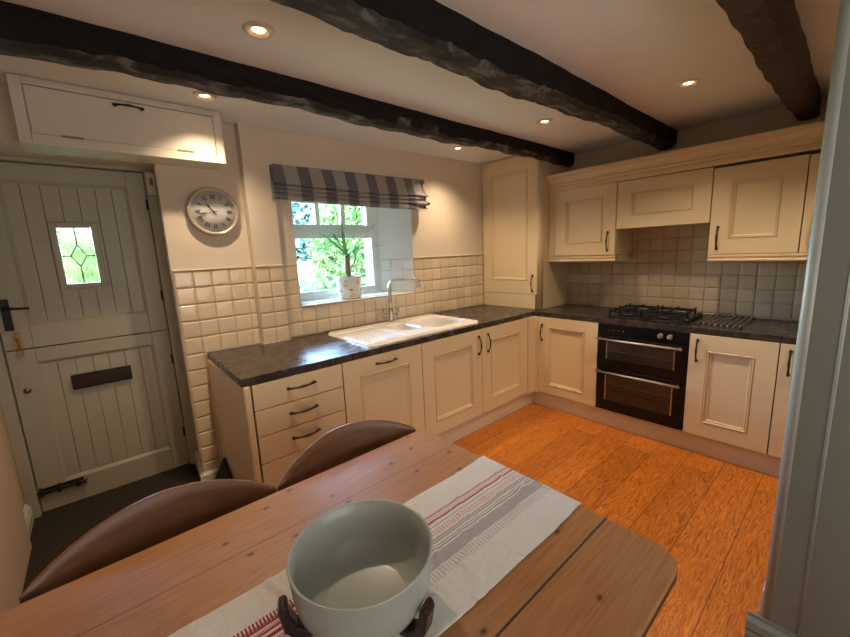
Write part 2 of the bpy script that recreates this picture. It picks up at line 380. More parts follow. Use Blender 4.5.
# white painted window reveal lining: splayed right cheek, sill, head
m_ = MB().prism([(OX1 + .002, wy(OX1) - .001), (-1.602, .37), (-1.606, .37), (OX1 - .003, wy(OX1) - .001)], OZ0, OZ1)
m_.box(OX0, OX1 - .005, wy(-2) + .01, .372, OZ1 - .005, OZ1)
m_.box(OX0, OX0 + .004, wy(-2.5) + .005, .45, OZ0, OZ1)
obj('reveal_lining', m_, reveal_w, wb)
stone = mat('grey_stone', (.17, .15, .12), .9, noise=(12, .3), bump=(30, .6))
obj('outer_reveal', MB().box(-1.606, -1.600, .442, .622, OZ0, OZ1), stone, wb)

def tiles(mb, org, ud, vd, nd, us, v0, rows, pitch, skip=None, cut=None, seed=1, bulge=.0016):
    """pillowed tiles; org Vector, ud/vd/nd unit directions; us = list of column edges"""
    rnd = random.Random(seed); g = .0011; S_ = [0, .03, .12, .5, .88, .97, 1]; N = 6
    for r in range(rows):
        for c in range(len(us) - 1):
            a0, a1 = us[c] + g, us[c + 1] - g; b0, b1 = v0 + r * pitch + g, v0 + (r + 1) * pitch - g
            if cut:
                q = cut(a0, a1, b0, b1)
                if q is None: continue
                a0, a1, b0, b1 = q
            if a1 - a0 < .008 or b1 - b0 < .008: continue
            tu, tv = rnd.uniform(-.014, .014), rnd.uniform(-.014, .014); off = rnd.uniform(0, .0008)
            def fn(i, j, a0=a0, a1=a1, b0=b0, b1=b1):
                i = S_[round(i * 6)]; j = S_[round(j * 6)]; p, q = 2 * i - 1, 2 * j - 1; h = bulge * (1 - p ** 2) * (1 - q ** 2) - (.0016 if abs(p) == 1 or abs(q) == 1 else 0)
                if abs(p) < 1 and abs(q) < 1: h += .004
                elif i in (0, 1) and j in (0, 1): h = 0
                u_, v_ = a0 + (a1 - a0) * i, b0 + (b1 - b0) * j
                return org + ud * u_ + vd * v_ + nd * (.002 + off + h + p * (a1 - a0) / 2 * tu + q * (b1 - b0) / 2 * tv)
            mb.grid(fn, N, N)
Z = Vector((0, 0, 1))
def cols(a, b, p, start=None):
    r = [a]; x = (start if start is not None else a + p)
    while x < b - .012: r.append(x); x += p
    return r + [b]
TP = .1048; TT = H + 5 * TP
m_ = MB()
tiles(m_, Vector((-3.240, LW, 0)), Vector((1, 0, 0)), Z, Vector((0, -1, 0)), cols(0, .455, TP, .1008), H - 8 * TP, 13, TP, seed=3)
tiles(m_, Vector((-2.785, .108, 0)), Vector((1, 0, 0)), Z, Vector((0, -1, 0)), cols(0, .185, .0925), H, 5, TP, seed=4)
dW = Vector((1, -.0315, 0)).normalized(); nW = Vector((-.0315, -1, 0)).normalized()
def wcut(a0, a1, b0, b1):
    x0, x1 = -2.6 + a0, -2.6 + a1
    if b1 > OZ0 + .002 and x1 > OX0 and x0 < OX1:
        if b0 > OZ0 - .02:
            if x0 < OX0 - .01: return a0, OX0 + 2.6, b0, b1
            if x1 > OX1 + .01: return OX1 + 2.6, a1, b0, b1
            return None
        return a0, a1, b0, min(b1, OZ0 - .001)
    return a0, a1, b0, b1
us = sorted([0, OX0 + 2.6, OX1 + 2.6] + [OX0 + 2.6 + .1048 * k for k in range(1, 11) if k < 11 and OX0 + .1048 * k < OX1 - .03] + [OX1 + 2.6 + .1048 * k for k in range(1, 9)] + [2.6 - .505])
tiles(m_, Vector((-2.6, wy(-2.6), 0)), dW, Z, nW, us, H, 5, TP, cut=wcut, seed=5)
obj('wall_tiling', m_, tile_c, wb)
m_ = MB().box(-3.2435, -2.785, LW - .003, LW, 0, TT).box(-2.785, -2.6, .105, .108, H, TT)
m_.prism([(-2.6, wy(-2.6) - .003), (OX0, wy(OX0) - .003), (OX0, wy(OX0)), (-2.6, wy(-2.6))], H, TT).prism([(OX1, wy(OX1) - .003), (-.505, wy(-.505) - .003), (-.505, wy(-.5)), (OX1, wy(OX1))], H, TT).prism([(OX0, wy(OX0) - .003), (OX1, wy(OX1) - .003), (OX1, wy(OX1)), (OX0, wy(OX0))], H, OZ0)
obj('grout_bed', m_, grout, wb)
# bullnose edge strip on top of the tiling
m_ = MB().box(-3.244, -2.785, LW - .013, LW, TT, TT + .012).box(-2.785, -2.60, .094, .108, TT, TT + .012)
m_.prism([(-2.6, wy(-2.6) - .013), (OX0, wy(OX0) - .013), (OX0, wy(OX0)), (-2.6, wy(-2.6))], TT, TT + .012)
m_.prism([(OX1, wy(OX1) - .013), (-.505, wy(-.505) - .013), (-.505, wy(-.5)), (OX1, wy(OX1))], TT, TT + .012)
obj('tile_edging', m_, tile_c, wb, bev=.004)
m_ = MB()   # tiled cheek and sill of the window
dR = (Vector((-1.604, .37, 0)) - Vector((OX1, wy(OX1), 0))); LR = dR.length; dR.normalize(); nR = Vector((-dR.y, dR.x, 0))
if nR.x > 0: nR = -nR
tiles(m_, Vector((OX1, wy(OX1), 0)), dR, Z, nR, [0, LR / 3, 2 * LR / 3, LR], OZ0 + .014, 3, .0985, seed=6)
tiles(m_, Vector((OX0, wy(-2.0) - .008, OZ0)), Vector((1, 0, 0)), Vector((0, 1, 0)), Z, cols(0, OX1 - OX0, .1048), 0, 1, .075, seed=7, bulge=.002)
obj('reveal_tiling', m_, tile_r, wb)
obj('window_sill', MB().box(OX0, OX1 - .0, wy(-2.0) + .062, .375, OZ0, OZ0 + .012), reveal_w, wb, bev=.003)
# right wall tiling
wr = bpy.data.objects['wall_right']
m_ = MB()
TQ = .0985
def rcut(a0, a1, b0, b1):
    y0, y1 = -a0, -a1   # going towards camera
    if .60 < (a0 + a1) / 2 + .55 and False: return None
    return a0, a1, b0, b1
us = [0] + [.04 + .1025 * k for k in range(0, 24)]
tiles(m_, Vector((0, -.58, 0)), Vector((0, -1, 0)), Z, Vector((-1, 0, 0)), us, H + .012, 7, TQ, seed=8, bulge=.0015)
obj('wall_tiling', m_, tile_w, wr)
obj('grout_bed', MB().box(-.003, 0, -3.0, -.58, H, 1.60), grout, wr)
# skirtings
def skirting(p0, p1, nrm, h=.10, t=.016):
    """moulded board from p0 to p1 (xy), sticking out along nrm"""
    prof = [(0, 0), (t, 0), (t, h * .55), (t * .75, h * .62), (t, h * .70), (t * .8, h * .85), (t * .35, h * .93), (t * .3, h), (0, h)]
    d = Vector((p1[0] - p0[0], p1[1] - p0[1], 0)); n = Vector((nrm[0], nrm[1], 0)).normalized(); mb = MB()
    vs = [Vector((p0[0], p0[1], 0)) + n * a + Z * b for a, b in prof]; vs += [v + d for v in vs]; k = len(prof)
    mb.add(vs, [tuple(range(k)), tuple(range(k, 2 * k))] + [(i, (i + 1) % k, k + (i + 1) % k, k + i) for i in range(k)]); return mb
struct('baseboard_back', skirting((-3.262, LW - .006), (-3.125, LW - .006), (0, -1), .105, .018), trimp)
struct('baseboard_door_side', skirting((-3.246, LW - .02), (-3.209, .56), (-1, .1), .105, .018), trimp)
struct('baseboard_left', skirting((-4.099, .235), (-4.099, .54), (1, 0), .12, .022), trimp)
# door recess lining and frame
m_ = MB().box(-4.10, -4.047, .545, .66, 0, 2.075).box(-3.262, -3.2, .560, .66, 0, 2.075).box(-4.10, -3.2, .560, .66, 2.064, 2.09).box(-4.10, -4.03, .637, .69, 0, 2.09).box(-3.28, -3.2, .637, .69, 0, 2.09).box(-4.10, -3.2, .637, .69, 2.05, 2.09).box(-4.04, -3.27, .637, .65, 0, .02).box(-4.04, -3.27, .6365, .66, .995, 1.04)
struct('trim_1', m_, doorp, bev=.004)
struct('trim_2', MB().prism([(-3.2405, LW), (-3.2005, .560), (-3.208, .560), (-3.246, LW)], 0, 2.085), trimp, bev=.002)
# area outside behind door stays open ground
# near partition on the right
px, py = -2.002, -2.460
struct('wall_partition', MB().box(px, px + .11, -4.0, py, 0, CZ), panelm)
wp = bpy.data.objects['wall_partition']
m_ = MB().cyl((px + .012, py + .002, .14), .0165, CZ - .14, n=28); obj('corner_bead', m_, panelb, wp)
m_ = MB()
for yy in (-2.535,): m_.cyl((px, yy, .16), .0045, CZ - .16, n=12)
m_.cyl((px - .001, -3.35, .16), .009, CZ - .16, n=12)
obj('panel_bead', m_, panelb, wp)
struct('baseboard_right', skirting((px, py + .052), (px, -4.0), (-1, 0), .16, .03), panelm)
struct('trim_3', MB().box(px + .03, px + .11, py, py + .012, .0, CZ), skirt_white)
struct('trim_4', skirting((px + .02, py + .012), (px + .11, py + .012), (0, 1), .28, .016), skirt_white)

# ------------------------------------------------------------ front door
dr = bpy.data.objects.new('door_1', None); C.objects.link(dr); dr.location = (-3.655, DY, 0); dr['kind'] = 'structure'; dr['label'] = 'split stable door of pale painted boards with small leaded pane'
DX0, DX1 = -4.043, -3.265
def leaf(name, z0, z1, pz0, pz1, hole=None):
    m_ = MB(); y0, y1 = DY, DY + .045; a0, a1 = -3.925, -3.362
    m_.box(DX0, a0, y0, y1, z0, z1).box(a1, DX1, y0, y1, z0, z1).box(a0, a1, y0, y1, z0, pz0).box(a0, a1, y0, y1, pz1, z1)
    o = obj(name, m_, doorp, dr, bev=.004)
    b = MB(); n = 7; wd = (a1 - a0) / n
    for i in range(n):
        xa, xb = a0 + i * wd, a0 + (i + 1) * wd; yf = DY + .014
        segs = [(pz0, pz1)]
        if hole and xb > hole[0] + .002 and xa < hole[1] - .002: segs = [(pz0, hole[2]), (hole[3], pz1)]
        for s0, s1 in segs: b.box(xa + .0007, xb - .0007, yf, DY + .038, s0, s1)
        if hole and xa < hole[0] < xb and xa + .002 < hole[0]: b.box(xa + .0012, hole[0], yf, DY + .038, hole[2], hole[3])
        if hole and xa < hole[1] < xb and hole[1] < xb - .002: b.box(hole[1], xb - .0012, yf, DY + .038, hole[2], hole[3])
    if hole: b.box(a0, hole[0], DY + .034, DY + .044, pz0, pz1).box(hole[1], a1, DY + .034, DY + .044, pz0, pz1).box(hole[0], hole[1], DY + .034, DY + .044, pz0, hole[2]).box(hole[0], hole[1], DY + .034, DY + .044, hole[3], pz1)
    else: b.box(a0, a1, DY + .034, DY + .044, pz0, pz1)
    obj('board_panel', b, doorp, o, bev=.0025, seg=1)
    # sloped bead round the panel
    b = MB(); e = .016
    for (xa, xb, za, zb) in ((a0, a0 + e, pz0, pz1), (a1 - e, a1, pz0, pz1)): b.prism([(xa, DY + .002), (xa + (e if xa == a0 else 0), DY + .014) if xa == a0 else (xb, DY + .002), (xa, DY + .014) if xa == a0 else (xa, DY + .014), ] if xa == a0 else [(xb, DY + .002), (xb, DY + .014), (xa, DY + .014)], za, zb)
    b.prism([(DY + .002, pz0), (DY + .014, pz0), (DY + .014, pz0 + e)], a0, a1, 'x'); b.prism([(DY + .002, pz1), (DY + .014, pz1 - e), (DY + .014, pz1)], a0, a1, 'x')
    obj('panel_bead', b, doorp, o)
    return o
GX0, GX1, GZ0, GZ1 = -3.728, -3.574, 1.378, 1.709
top = leaf('upper_leaf', 1.022, 2.06, 1.155, 1.965, (GX0 - .012, GX1 + .012, GZ0 - .012, GZ1 + .012))
low = leaf('lower_leaf', .006, 1.017, .165, .934)
m_ = MB(); b_ = .034
for (xa, xb, za, zb) in ((GX0 - b_, GX0, GZ0 - b_, GZ1 + b_), (GX1, GX1 + b_, GZ0 - b_, GZ1 + b_), (GX0, GX1, GZ0 - b_, GZ0), (GX0, GX1, GZ1, GZ1 + b_)): m_.box(xa, xb, DY - .004, DY + .040, za, zb)
obj('glazing_frame', m_, doorp, top, bev=.006)
obj('glass_pane', MB().box(GX0 - .002, GX1 + .002, DY + .026, DY + .032, GZ0 - .002, GZ1 + .002), doorglass, top)
m_ = MB(); gx = (GX0 + GX1) / 2; gz = (GZ0 + GZ1) / 2; yl = DY + .024
for a, b in (((gx, GZ1), (gx, gz + .065)), ((gx, GZ0), (gx, gz - .065)), ((gx, gz + .065), (gx + .037, gz)), ((gx + .037, gz), (gx, gz - .065)), ((gx, gz - .065), (gx - .037, gz)), ((gx - .037, gz), (gx, gz + .065)), ((GX0, gz), (gx - .037, gz)), ((GX1, gz), (gx + .037, gz))):
    m_.tube([(a[0], yl, a[1]), (b[0], yl, b[1])], .0032, 8)
obj('leading', m_, lead, top)
# letter plate, latches, hinges, lock
m_ = MB().box(-3.798, -3.502, DY - .008, DY + .016, .726, .818); lp = obj('letter_plate', m_, pewter, low, bev=.004); lp['label'] = 'dark metal letter plate'
obj('flap', MB().box(-3.788, -3.512, DY - .013, DY - .006, .735, .805), mat('dark_brown_flap', (.045, .025, .016), .35, .5, noise=(20, .2)), low, bev=.003)
m_ = MB().box(-4.022, -3.985, DY - .006, DY + .001, 1.135, 1.315); ph = obj('handle_plate', m_, blackm, top, bev=.003)
m_ = MB().cyl((-4.004, DY - .006, 1.262), .011, -.035, 'y').tube([(-4.004, DY - .038, 1.262), (-3.985, DY - .042, 1.262), (-3.935, DY - .042, 1.258), (-3.905, DY - .038, 1.256)], [.008, .008, .0065, .007]); obj('lever', m_, blackm, ph)
m_ = MB().cyl((-3.99, DY - .001, .776), .017, -.006, 'y', 24).lathe([(.010, 0), (.011, -.006), (.0, -.008)], (-3.99, DY - .007, .776), 20, 'y'); obj('lock_escutcheon', m_, brass, low)
m_ = MB().box(-3.998, -3.965, DY - .005, DY, 1.025, 1.125).tube([(-3.981, DY - .010, 1.03), (-3.981, DY - .010, 1.115)], .006).lathe([(.0, -.03), (.009, -.026), (.009, -.018), (.004, -.012), (.004, 0)], (-3.981, DY - .008, 1.085), 14, 'y').box(-3.993, -3.969, DY - .016, DY - .003, .99, 1.02); obj('brass_bolt', m_, brass, top, bev=.001)
m_ = MB().box(-4.0, -3.93, DY - .005, DY, 1.965, 2.00).tube([(-4.0, DY - .012, 1.982), (-3.935, DY - .012, 1.982)], .007).lathe([(.0, -.03), (.009, -.026), (.005, -.012), (.005, 0)], (-3.94, DY - .01, 1.982), 14, 'y'); obj('brass_bolt', m_, brass, top, bev=.001)
m_ = MB().box(-4.03, -3.835, DY - .006, DY, .118, .158).tube([(-4.075, DY - .016, .140), (-3.82, DY - .016, .134)], .0095).box(-4.035, -4.02, DY - .028, DY, .115, .165).box(-3.96, -3.945, DY - .028, DY, .115, .163).box(-3.87, -3.855, DY - .028, DY, .112, .16).box(-4.085, -4.055, DY - .032, DY - .04 + .0, .12, .16)
m_.tube([(-3.83, DY - .02, .135), (-3.825, DY - .045, .12)], .006); tb = obj('tower_bolt', m_, blackm, low, bev=.002)
for zz, pa in ((1.86, top), (1.26, top), (.81, low), (.26, low)):
    m_ = MB().cyl((-3.2635, DY - .003, zz - .034), .0042, .068).box(-3.274, -3.263, DY - .001, DY + .0, zz - .034, zz + .034); obj('hinge', m_, blackm, pa)
# alarm contact
al = thing('alarm_sensor', 'small white plastic alarm sensor at the top right of the door frame', 'sensor', (-3.222, .52, 1.99))
obj('sensor_body', MB().box(-3.256, -3.214, .525, .5595, 1.915, 2.055), whiteplastic, al, bev=.004)
obj('grille', MB().box(-3.243, -3.225, .5235, .5255, 1.975, 2.02), mat('sensor_grille_grey', (.2, .2, .19), .5), al)

# ------------------------------------------------------------ window
wn = bpy.data.objects.new('window_1', None); C.objects.link(wn); wn.location = (-2.0, .37, OZ0); wn['kind'] = 'structure'; wn['label'] = 'white painted window with three small upper lights over one wide pane'
WY = .37
m_ = MB().box(-2.478, -2.43, WY, WY + .07, OZ0, 1.955).box(-1.655, -1.602, WY, WY + .055, OZ0, 1.955).box(-2.43, -1.655, WY, WY + .07, OZ0, 1.158).box(-2.43, -1.655, WY, WY + .07, 1.925, 1.955).box(-2.43, -1.655, WY - .006, WY + .07, 1.655, 1.70)
obj('window_frame', m_, frame_w, wn, bev=.006)
m_ = MB()   # upper sash
m_.box(-2.43, -2.388, WY + .008, WY + .05, 1.70, 1.925).box(-1.712, -1.655, WY + .008, WY + .05, 1.70, 1.925).box(-2.388, -1.712, WY + .008, WY + .05, 1.70, 1.733).box(-2.388, -1.712, WY + .008, WY + .05, 1.897, 1.925)
m_.box(-2.192, -2.157, WY + .008, WY + .05, 1.733, 1.897).box(-1.962, -1.923, WY + .008, WY + .05, 1.733, 1.897)
obj('upper_sash', m_, frame_w, wn, bev=.004)
m_ = MB().box(-2.43, -2.40, WY + .008, WY + .05, 1.158, 1.655).box(-1.672, -1.655, WY + .008, WY + .05, 1.158, 1.655).box(-2.40, -1.672, WY + .008, WY + .05, 1.158, 1.198).box(-2.40, -1.672, WY + .008, WY + .05, 1.622, 1.655)
obj('lower_sash', m_, frame_w, wn, bev=.004)
obj('upper_glass', MB().box(-2.39, -1.71, WY + .027, WY + .031, 1.73, 1.90), glassm, wn)
obj('lower_glass', MB().box(-2.405, -1.668, WY + .027, WY + .031, 1.20, 1.625), glassm, wn)
w2 = bpy.data.objects.new('rear_fill_frame', None); C.objects.link(w2); w2.location = (-2.9, -3.99, .85); w2['kind'] = 'structure'; w2['label'] = 'added white frame around the unseen rear fill light'  # frame added around the rear fill light, solid wall behind it
obj('window_frame', MB().box(-3.92, -3.87, -3.998, -3.95, .83, 2.07).box(-1.93, -1.88, -3.998, -3.95, .83, 2.07).box(-3.87, -1.93, -3.998, -3.95, .83, .87).box(-3.87, -1.93, -3.998, -3.95, 2.03, 2.07), frame_w, w2, bev=.005)

# ------------------------------------------------------------ ceiling beams
under_m = mat('patchy_beam_underside', (.03, .03, .03), .65); g_ = NB(under_m)  # patchy black to grey colour for the beam undersides
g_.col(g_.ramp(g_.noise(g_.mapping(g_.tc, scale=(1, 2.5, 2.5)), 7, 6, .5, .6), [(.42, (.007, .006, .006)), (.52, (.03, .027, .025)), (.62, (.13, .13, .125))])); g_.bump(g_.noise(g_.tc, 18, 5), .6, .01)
def beam(label, pts, zt, zb, m, seed, group=None, flat=.0):
    """pts: (x, y_near, y_far) left and right ends"""
    rnd = random.Random(seed); (xa, n0, f0), (xb, n1, f1) = pts; N = 120; L = xb - xa
    ph = [rnd.uniform(0, 6) for _ in range(8)]
    def wob(t, k): return .007 * math.sin(t * 3.1 * L + ph[k]) + .004 * math.sin(t * 9 * L + ph[k + 1]) + .003 * math.sin(t * 27 * L + ph[(k + 2) % 8])
    ring = []
    for i in range(N + 1):
        t = i / N; x = xa + L * t; n = n0 + (n1 - n0) * t; f = f0 + (f1 - f0) * t; zb_ = (zb[0] + (zb[1] - zb[0]) * t) if isinstance(zb, tuple) else zb
        chip = rnd.uniform(0, .011)
        b = zb_ + wob(t, 2)
        ring.append([(x, n + wob(t, 0) * .5, zt), (x, n + wob(t, 1) - .002, (zt + b) / 2), (x, n + wob(t, 0) * .6, b + .016 + chip), (x, n + .014 + chip, b + .001),
                     (x, (n + f) / 2, b - .003 + rnd.uniform(-.002, .002)), (x, f - .014 - chip, b + wob(t, 4) * .3), (x, f + wob(t, 3) * .5, b + .016), (x, f + wob(t, 3) * .5, zt)])
    k = 8; vs = [p for r in ring for p in r]
    fs = [(i * k + j, (i + 1) * k + j, (i + 1) * k + (j + 1) % k, i * k + (j + 1) % k) for i in range(N) for j in range(k)] + [tuple(range(k)), tuple(range(N * k, N * k + k))]
    o = obj('ceiling_beam', MB().add(vs, fs, False), m); o.data.materials.append(under_m)
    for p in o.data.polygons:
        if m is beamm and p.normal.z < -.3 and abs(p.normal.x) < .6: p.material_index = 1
    tag(o, label, 'beam', 'dark ceiling beams'); return o
beam('black ceiling beam nearest the window wall, running above door and sink', [(-4.06, -.66, -.555), (-.06, -.665, -.57)], CZ, (2.20, 2.225), beamm, 1)
beam('middle black ceiling beam ending above the wall cabinet left of the hob', [(-4.06, -1.50, -1.355), (-.02, -1.485, -1.365)], CZ, (2.175, 2.21), beamm, 5)
beam('brown-black rough hewn ceiling beam at the upper right', [(-4.06, -2.30, -2.17), (-.02, -2.275, -2.165)], CZ, (2.175, 2.20), beamb, 9)

# ------------------------------------------------------------ downlights
def downlight(x, y, label, on=1):
    t = thing('ceiling_downlight', label, 'light', (x, y, CZ), group='recessed ceiling downlights')
    obj('bezel', MB().lathe([(.024, 0), (.026, -.002), (.034, -.004), (.038, -.010), (.048, -.009), (.056, -.003), (.057, 0)], (x, y, CZ), 32), lampring, t)
    obj('bulb', MB().lathe([(.0, -.0045), (.016, -.0040), (.021, -.0015), (.0235, 0)], (x, y, CZ), 24), lampglow, t)
    l = bpy.data.lights.new('lamp', 'SPOT'); l.energy = SPOT_E * on; l.color = (1, .75, .50); l.spot_size = math.radians(118); l.spot_blend = 1.0; l.shadow_soft_size = .022
    o = bpy.data.objects.new('lamp', l); C.objects.link(o); o.parent = t; o.location = (0, 0, -.012)
downlight(-3.00, -.965, 'lit ceiling downlight between the first two beams, above the worktop end')
downlight(-3.03, -.21, 'lit ceiling downlight beside the white cupboard over the door')
downlight(-1.14, -.21, 'lit ceiling downlight half hidden behind the beam near the corner cupboard')
downlight(-1.116, -1.01, 'lit ceiling downlight between the first and middle beams near the far end')
downlight(-1.00, -1.82, 'lit ceiling downlight between the middle and right beams')
#downlight(-3.00, -1.82, 'lit ceiling downlight above the dining table', .55)
downlight(-1.00, -2.70, 'lit ceiling downlight hidden beyond the grey partition', 1.3)

# ------------------------------------------------------------ panel doors and handles
def pdoor(mb, w, h, margin, t=.02, mt=None):
    """door in local coords: x 0..w, z 0..h, front at y=0, back y=t"""
    mt = margin if mt is None else mt
    steps = [(0, 0, 0), (1, 0, 0), (1, .0005, .005), (1, .0032, .005), (1, .0045, -.002), (1, .008, -.0045), (1, .012, -.002), (1, .0128, .007), (1, .0155, .007), (1, .017, .003), (1, .025, .006), (1, .0255, .012), (1, .034, .012)]
    loops = []
    for k, e, d in steps:
        a = margin * k + e if k else 0; b = mt * k + e if k else 0
        loops.append([(a, d, b), (w - a, d, b), (w - a, d, h - b), (a, d, h - b)])
    vs = [p for l in loops for p in l] + [(0, t, 0), (w, t, 0), (w, t, h), (0, t, h)]
    n = len(loops); fs = []
    for i in range(n - 1):
        for j in range(4): fs.append((i * 4 + j, i * 4 + (j + 1) % 4, (i + 1) * 4 + (j + 1) % 4, (i + 1) * 4 + j))
    fs.append(tuple(range((n - 1) * 4, n * 4))); b = n * 4
    for j in range(4): fs.append((j, b + j, b + (j + 1) % 4, (j + 1) % 4))
    fs.append((b + 3, b + 2, b + 1, b)); mb.add(vs, fs); return mb
def handle(mb, L=.14, s=1.0):
    """bow handle along local z, centred at origin, out to -y"""
    pts = []; rs = []
    for i in range(17):
        t = i / 16; z = (t - .5) * L; y = -.006 - .024 * math.sin(PI * t) ** .7; pts.append((0, y, z)); rs.append(.0048 + .0008 * math.cos(4 * PI * t))
    mb.tube(pts, rs, 10, 1.2)
    for e in (-1, 1):
        mb.lathe([(.0085, 0), (.009, -.003), (.007, -.007), (.006, -.012), (.004, -.015), (0, -.016)], (0, 0, e * L / 2), 14, 'y')
        mb.lathe([(0, -.015), (.006, -.012), (.007, -.007), (.005, -.002), (0, 0)], (0, -.003, e * (L / 2 + .004)), 12, 'y')
    return mb
RB = lambda x, y, z: Matrix.Translation((x, y, z))                                   # back run: front faces -y
RR = lambda x, y, z: Matrix.Translation((x, y, z)) @ Matrix.Rotation(-PI / 2, 4, 'Z')  # right run: local x -> -y, front faces -x
def put_door(T, root, w, h, z0, margin, hd=None, mt=None, name='door', plain=False, m=None):
    """T places local origin at door's lower-left front corner"""
    mb = MB()
    if plain: mb.box(0, w, 0, .02, 0, h)
    else: pdoor(mb, w, h, margin, mt=mt)
    mb.xf(T); d = obj(name, mb, m or cabm, root, bev=.0022, seg=2)
    if hd:
        hx, hz, rot, L = hd; hb = handle(MB(), L)
        hb.xf(T @ Matrix.Translation((hx, 0, hz)) @ Matrix.Rotation(rot, 4, 'Y')); obj('handle', hb, pewter, d)
    return d
F = .615; G = .0024; Z0, Z1 = .148, .856
# drawer unit
t = thing('drawer_cabinet', 'cream drawer cabinet with four dark handles at the left end of the worktop', 'cabinet', (-2.86, -.3, 0))
obj('body', MB().box(-3.094, -2.588, -.594, .090, .14, .857), carc, t)
obj('end_panel', MB().box(-3.130, -3.095, -.615, .165, 0, .857), cabm, t, bev=.010, seg=3)
zs = [.148, .427, .575, .718, .856]
for i in range(4):
    put_door(RB(-3.091 + G, -F, zs[i] + G), t, .503 - 2 * G, zs[i + 1] - zs[i] - 2 * G, 0, 0, (.25, (zs[i + 1] - zs[i]) - .064, PI / 2, .145), name='drawer', plain=True)
# dishwasher front
t = thing('integrated_dishwasher', 'cream panelled appliance front with one horizontal handle, between drawers and sink doors', 'dishwasher', (-2.28, -.3, 0))
obj('body', MB().box(-2.583, -1.980, -.594, .10, .14, .857), carc, t)
put_door(RB(-2.585 + G, -F, Z0), t, .608 - 2 * G, Z1 - Z0, 0, .107, (.305, .655, PI / 2, .145), mt=.10)
# sink cabinet
t = thing('sink_cabinet', 'cream two-door base cabinet under the white sink', 'cabinet', (-1.35, -.3, 0))
obj('body', MB().box(-1.974, -.725, -.594, .07, .14, .74), carc, t)
put_door(RB(-1.976 + G, -F, Z0), t, .628 - 2 * G, Z1 - Z0, 0, .107, (.584, .585, 0, .14), mt=.10)
put_door(RB(-1.347 + G, -F, Z0), t, .622 - 2 * G, Z1 - Z0, 0, .107, (.066, .585, 0, .14), mt=.10)
# corner cabinet (right run)
t = thing('corner_base_cabinet', 'cream base cabinet with one door left of the oven, in the corner', 'cabinet', (-.3, -.9, 0))
obj('body', MB().box(-.594, -.004, -1.202, .06, .14, .857), carc, t)
obj('corner_post', MB().box(-.722, -.615, -.63, -.60, .14, .857).box(-.63, -.60, -.652, -.60, .14, .857), cabm, t, bev=.004)
put_door(RR(-F, -.655, Z0), t, .546, Z1 - Z0, 0, .107, (.042, .57, 0, .14), mt=.08)
# cabinets right of oven
t = thing('base_cabinet', 'cream base cabinet with one panelled door directly right of the oven', 'cabinet', (-.3, -2.05, 0))
obj('body', MB().box(-.594, -.004, -2.275, -1.826, .14, .857), carc, t)
put_door(RR(-F, -1.826, Z0), t, .447, Z1 - Z0, 0, .100, (.046, .6, 0, .14))
t = thing('base_cabinet', 'cream base cabinet at the far right, mostly hidden by the grey partition', 'cabinet', (-.3, -2.5, 0))
obj('body', MB().box(-.594, -.004, -2.88, -2.279, .14, .857), carc, t)
put_door(RR(-F, -2.279, Z0), t, .6, Z1 - Z0, 0, .107, (.046, .6, 0, .14))
# plinths
t = tag(obj('plinth', MB().box(-3.09, -.575, -.578, -.562, 0, .139), plinm), 'cream plinth board under the sink-side base cabinets', 'plinth')
t = tag(obj('plinth', MB().box(-.577, -.56, -2.88, -.579, 0, .139), plinm), 'cream plinth board under the oven-side base cabinets', 'plinth')
# worktop, one L-shaped slab with a cut-out for sink
SX0, SX1, SY0, SY1 = -2.352, -1.30, -.562, .05
m_ = MB(); z0, z1 = H - .04, H
yb = lambda x: wy(x) - .009
m_.prism([(-3.135, -.607), (SX0 + .03, -.607), (SX0 + .03, yb(-2.36)), (-2.598, yb(-2.6)), (-2.598, .093), (-2.79, .093), (-2.79, .17), (-3.120, .17)], z0, z1)
m_.prism([(SX0 + .03, -.607), (SX1 - .03, -.607), (SX1 - .03, SY0 + .03), (SX0 + .03, SY0 + .03)], z0, z1)
m_.prism([(SX0 + .03, SY1 - .03), (SX1 - .03, SY1 - .03), (SX1 - .03, yb(-1.3)), (SX0 + .03, yb(-2.36))], z0, z1)
m_.prism([(SX1 - .03, -.607), (-.607, -.607), (-.607, yb(-.6)), (SX1 - .03, yb(-1.3))], z0, z1)
m_.prism([(-.607, -2.88), (-.009, -2.88), (-.009, yb(0)), (-.607, yb(-.6))], z0, z1)
b = bmesh.new(); me = bpy.data.meshes.new('t'); me.from_pydata([tuple(v) for v in m_.v], [], m_.f); b.from_mesh(me)
bmesh.ops.remove_doubles(b, verts=b.verts, dist=.0003)
bmesh.ops.recalc_face_normals(b, faces=b.faces); b.to_mesh(me); b.free(); me.materials.append(workm)
wt = bpy.data.objects.new('worktop', me); C.objects.link(wt); tag(wt, 'dark brown slate-look L-shaped kitchen worktop', 'worktop')
# cream sealing bead
m_ = MB().tube([(-3.13, .168, H + .003), (-2.79, .168, H + .003), (-2.79, .093, H + .003), (-2.6, .093, H + .003)], .004, 6); obj('sealant', m_, trimp, wt)
m_ = MB().tube([(-.006, -.62, H + .004), (-.006, -2.85, H + .004)], .006, 6)
obj('sealant', m_, trimp, wt)

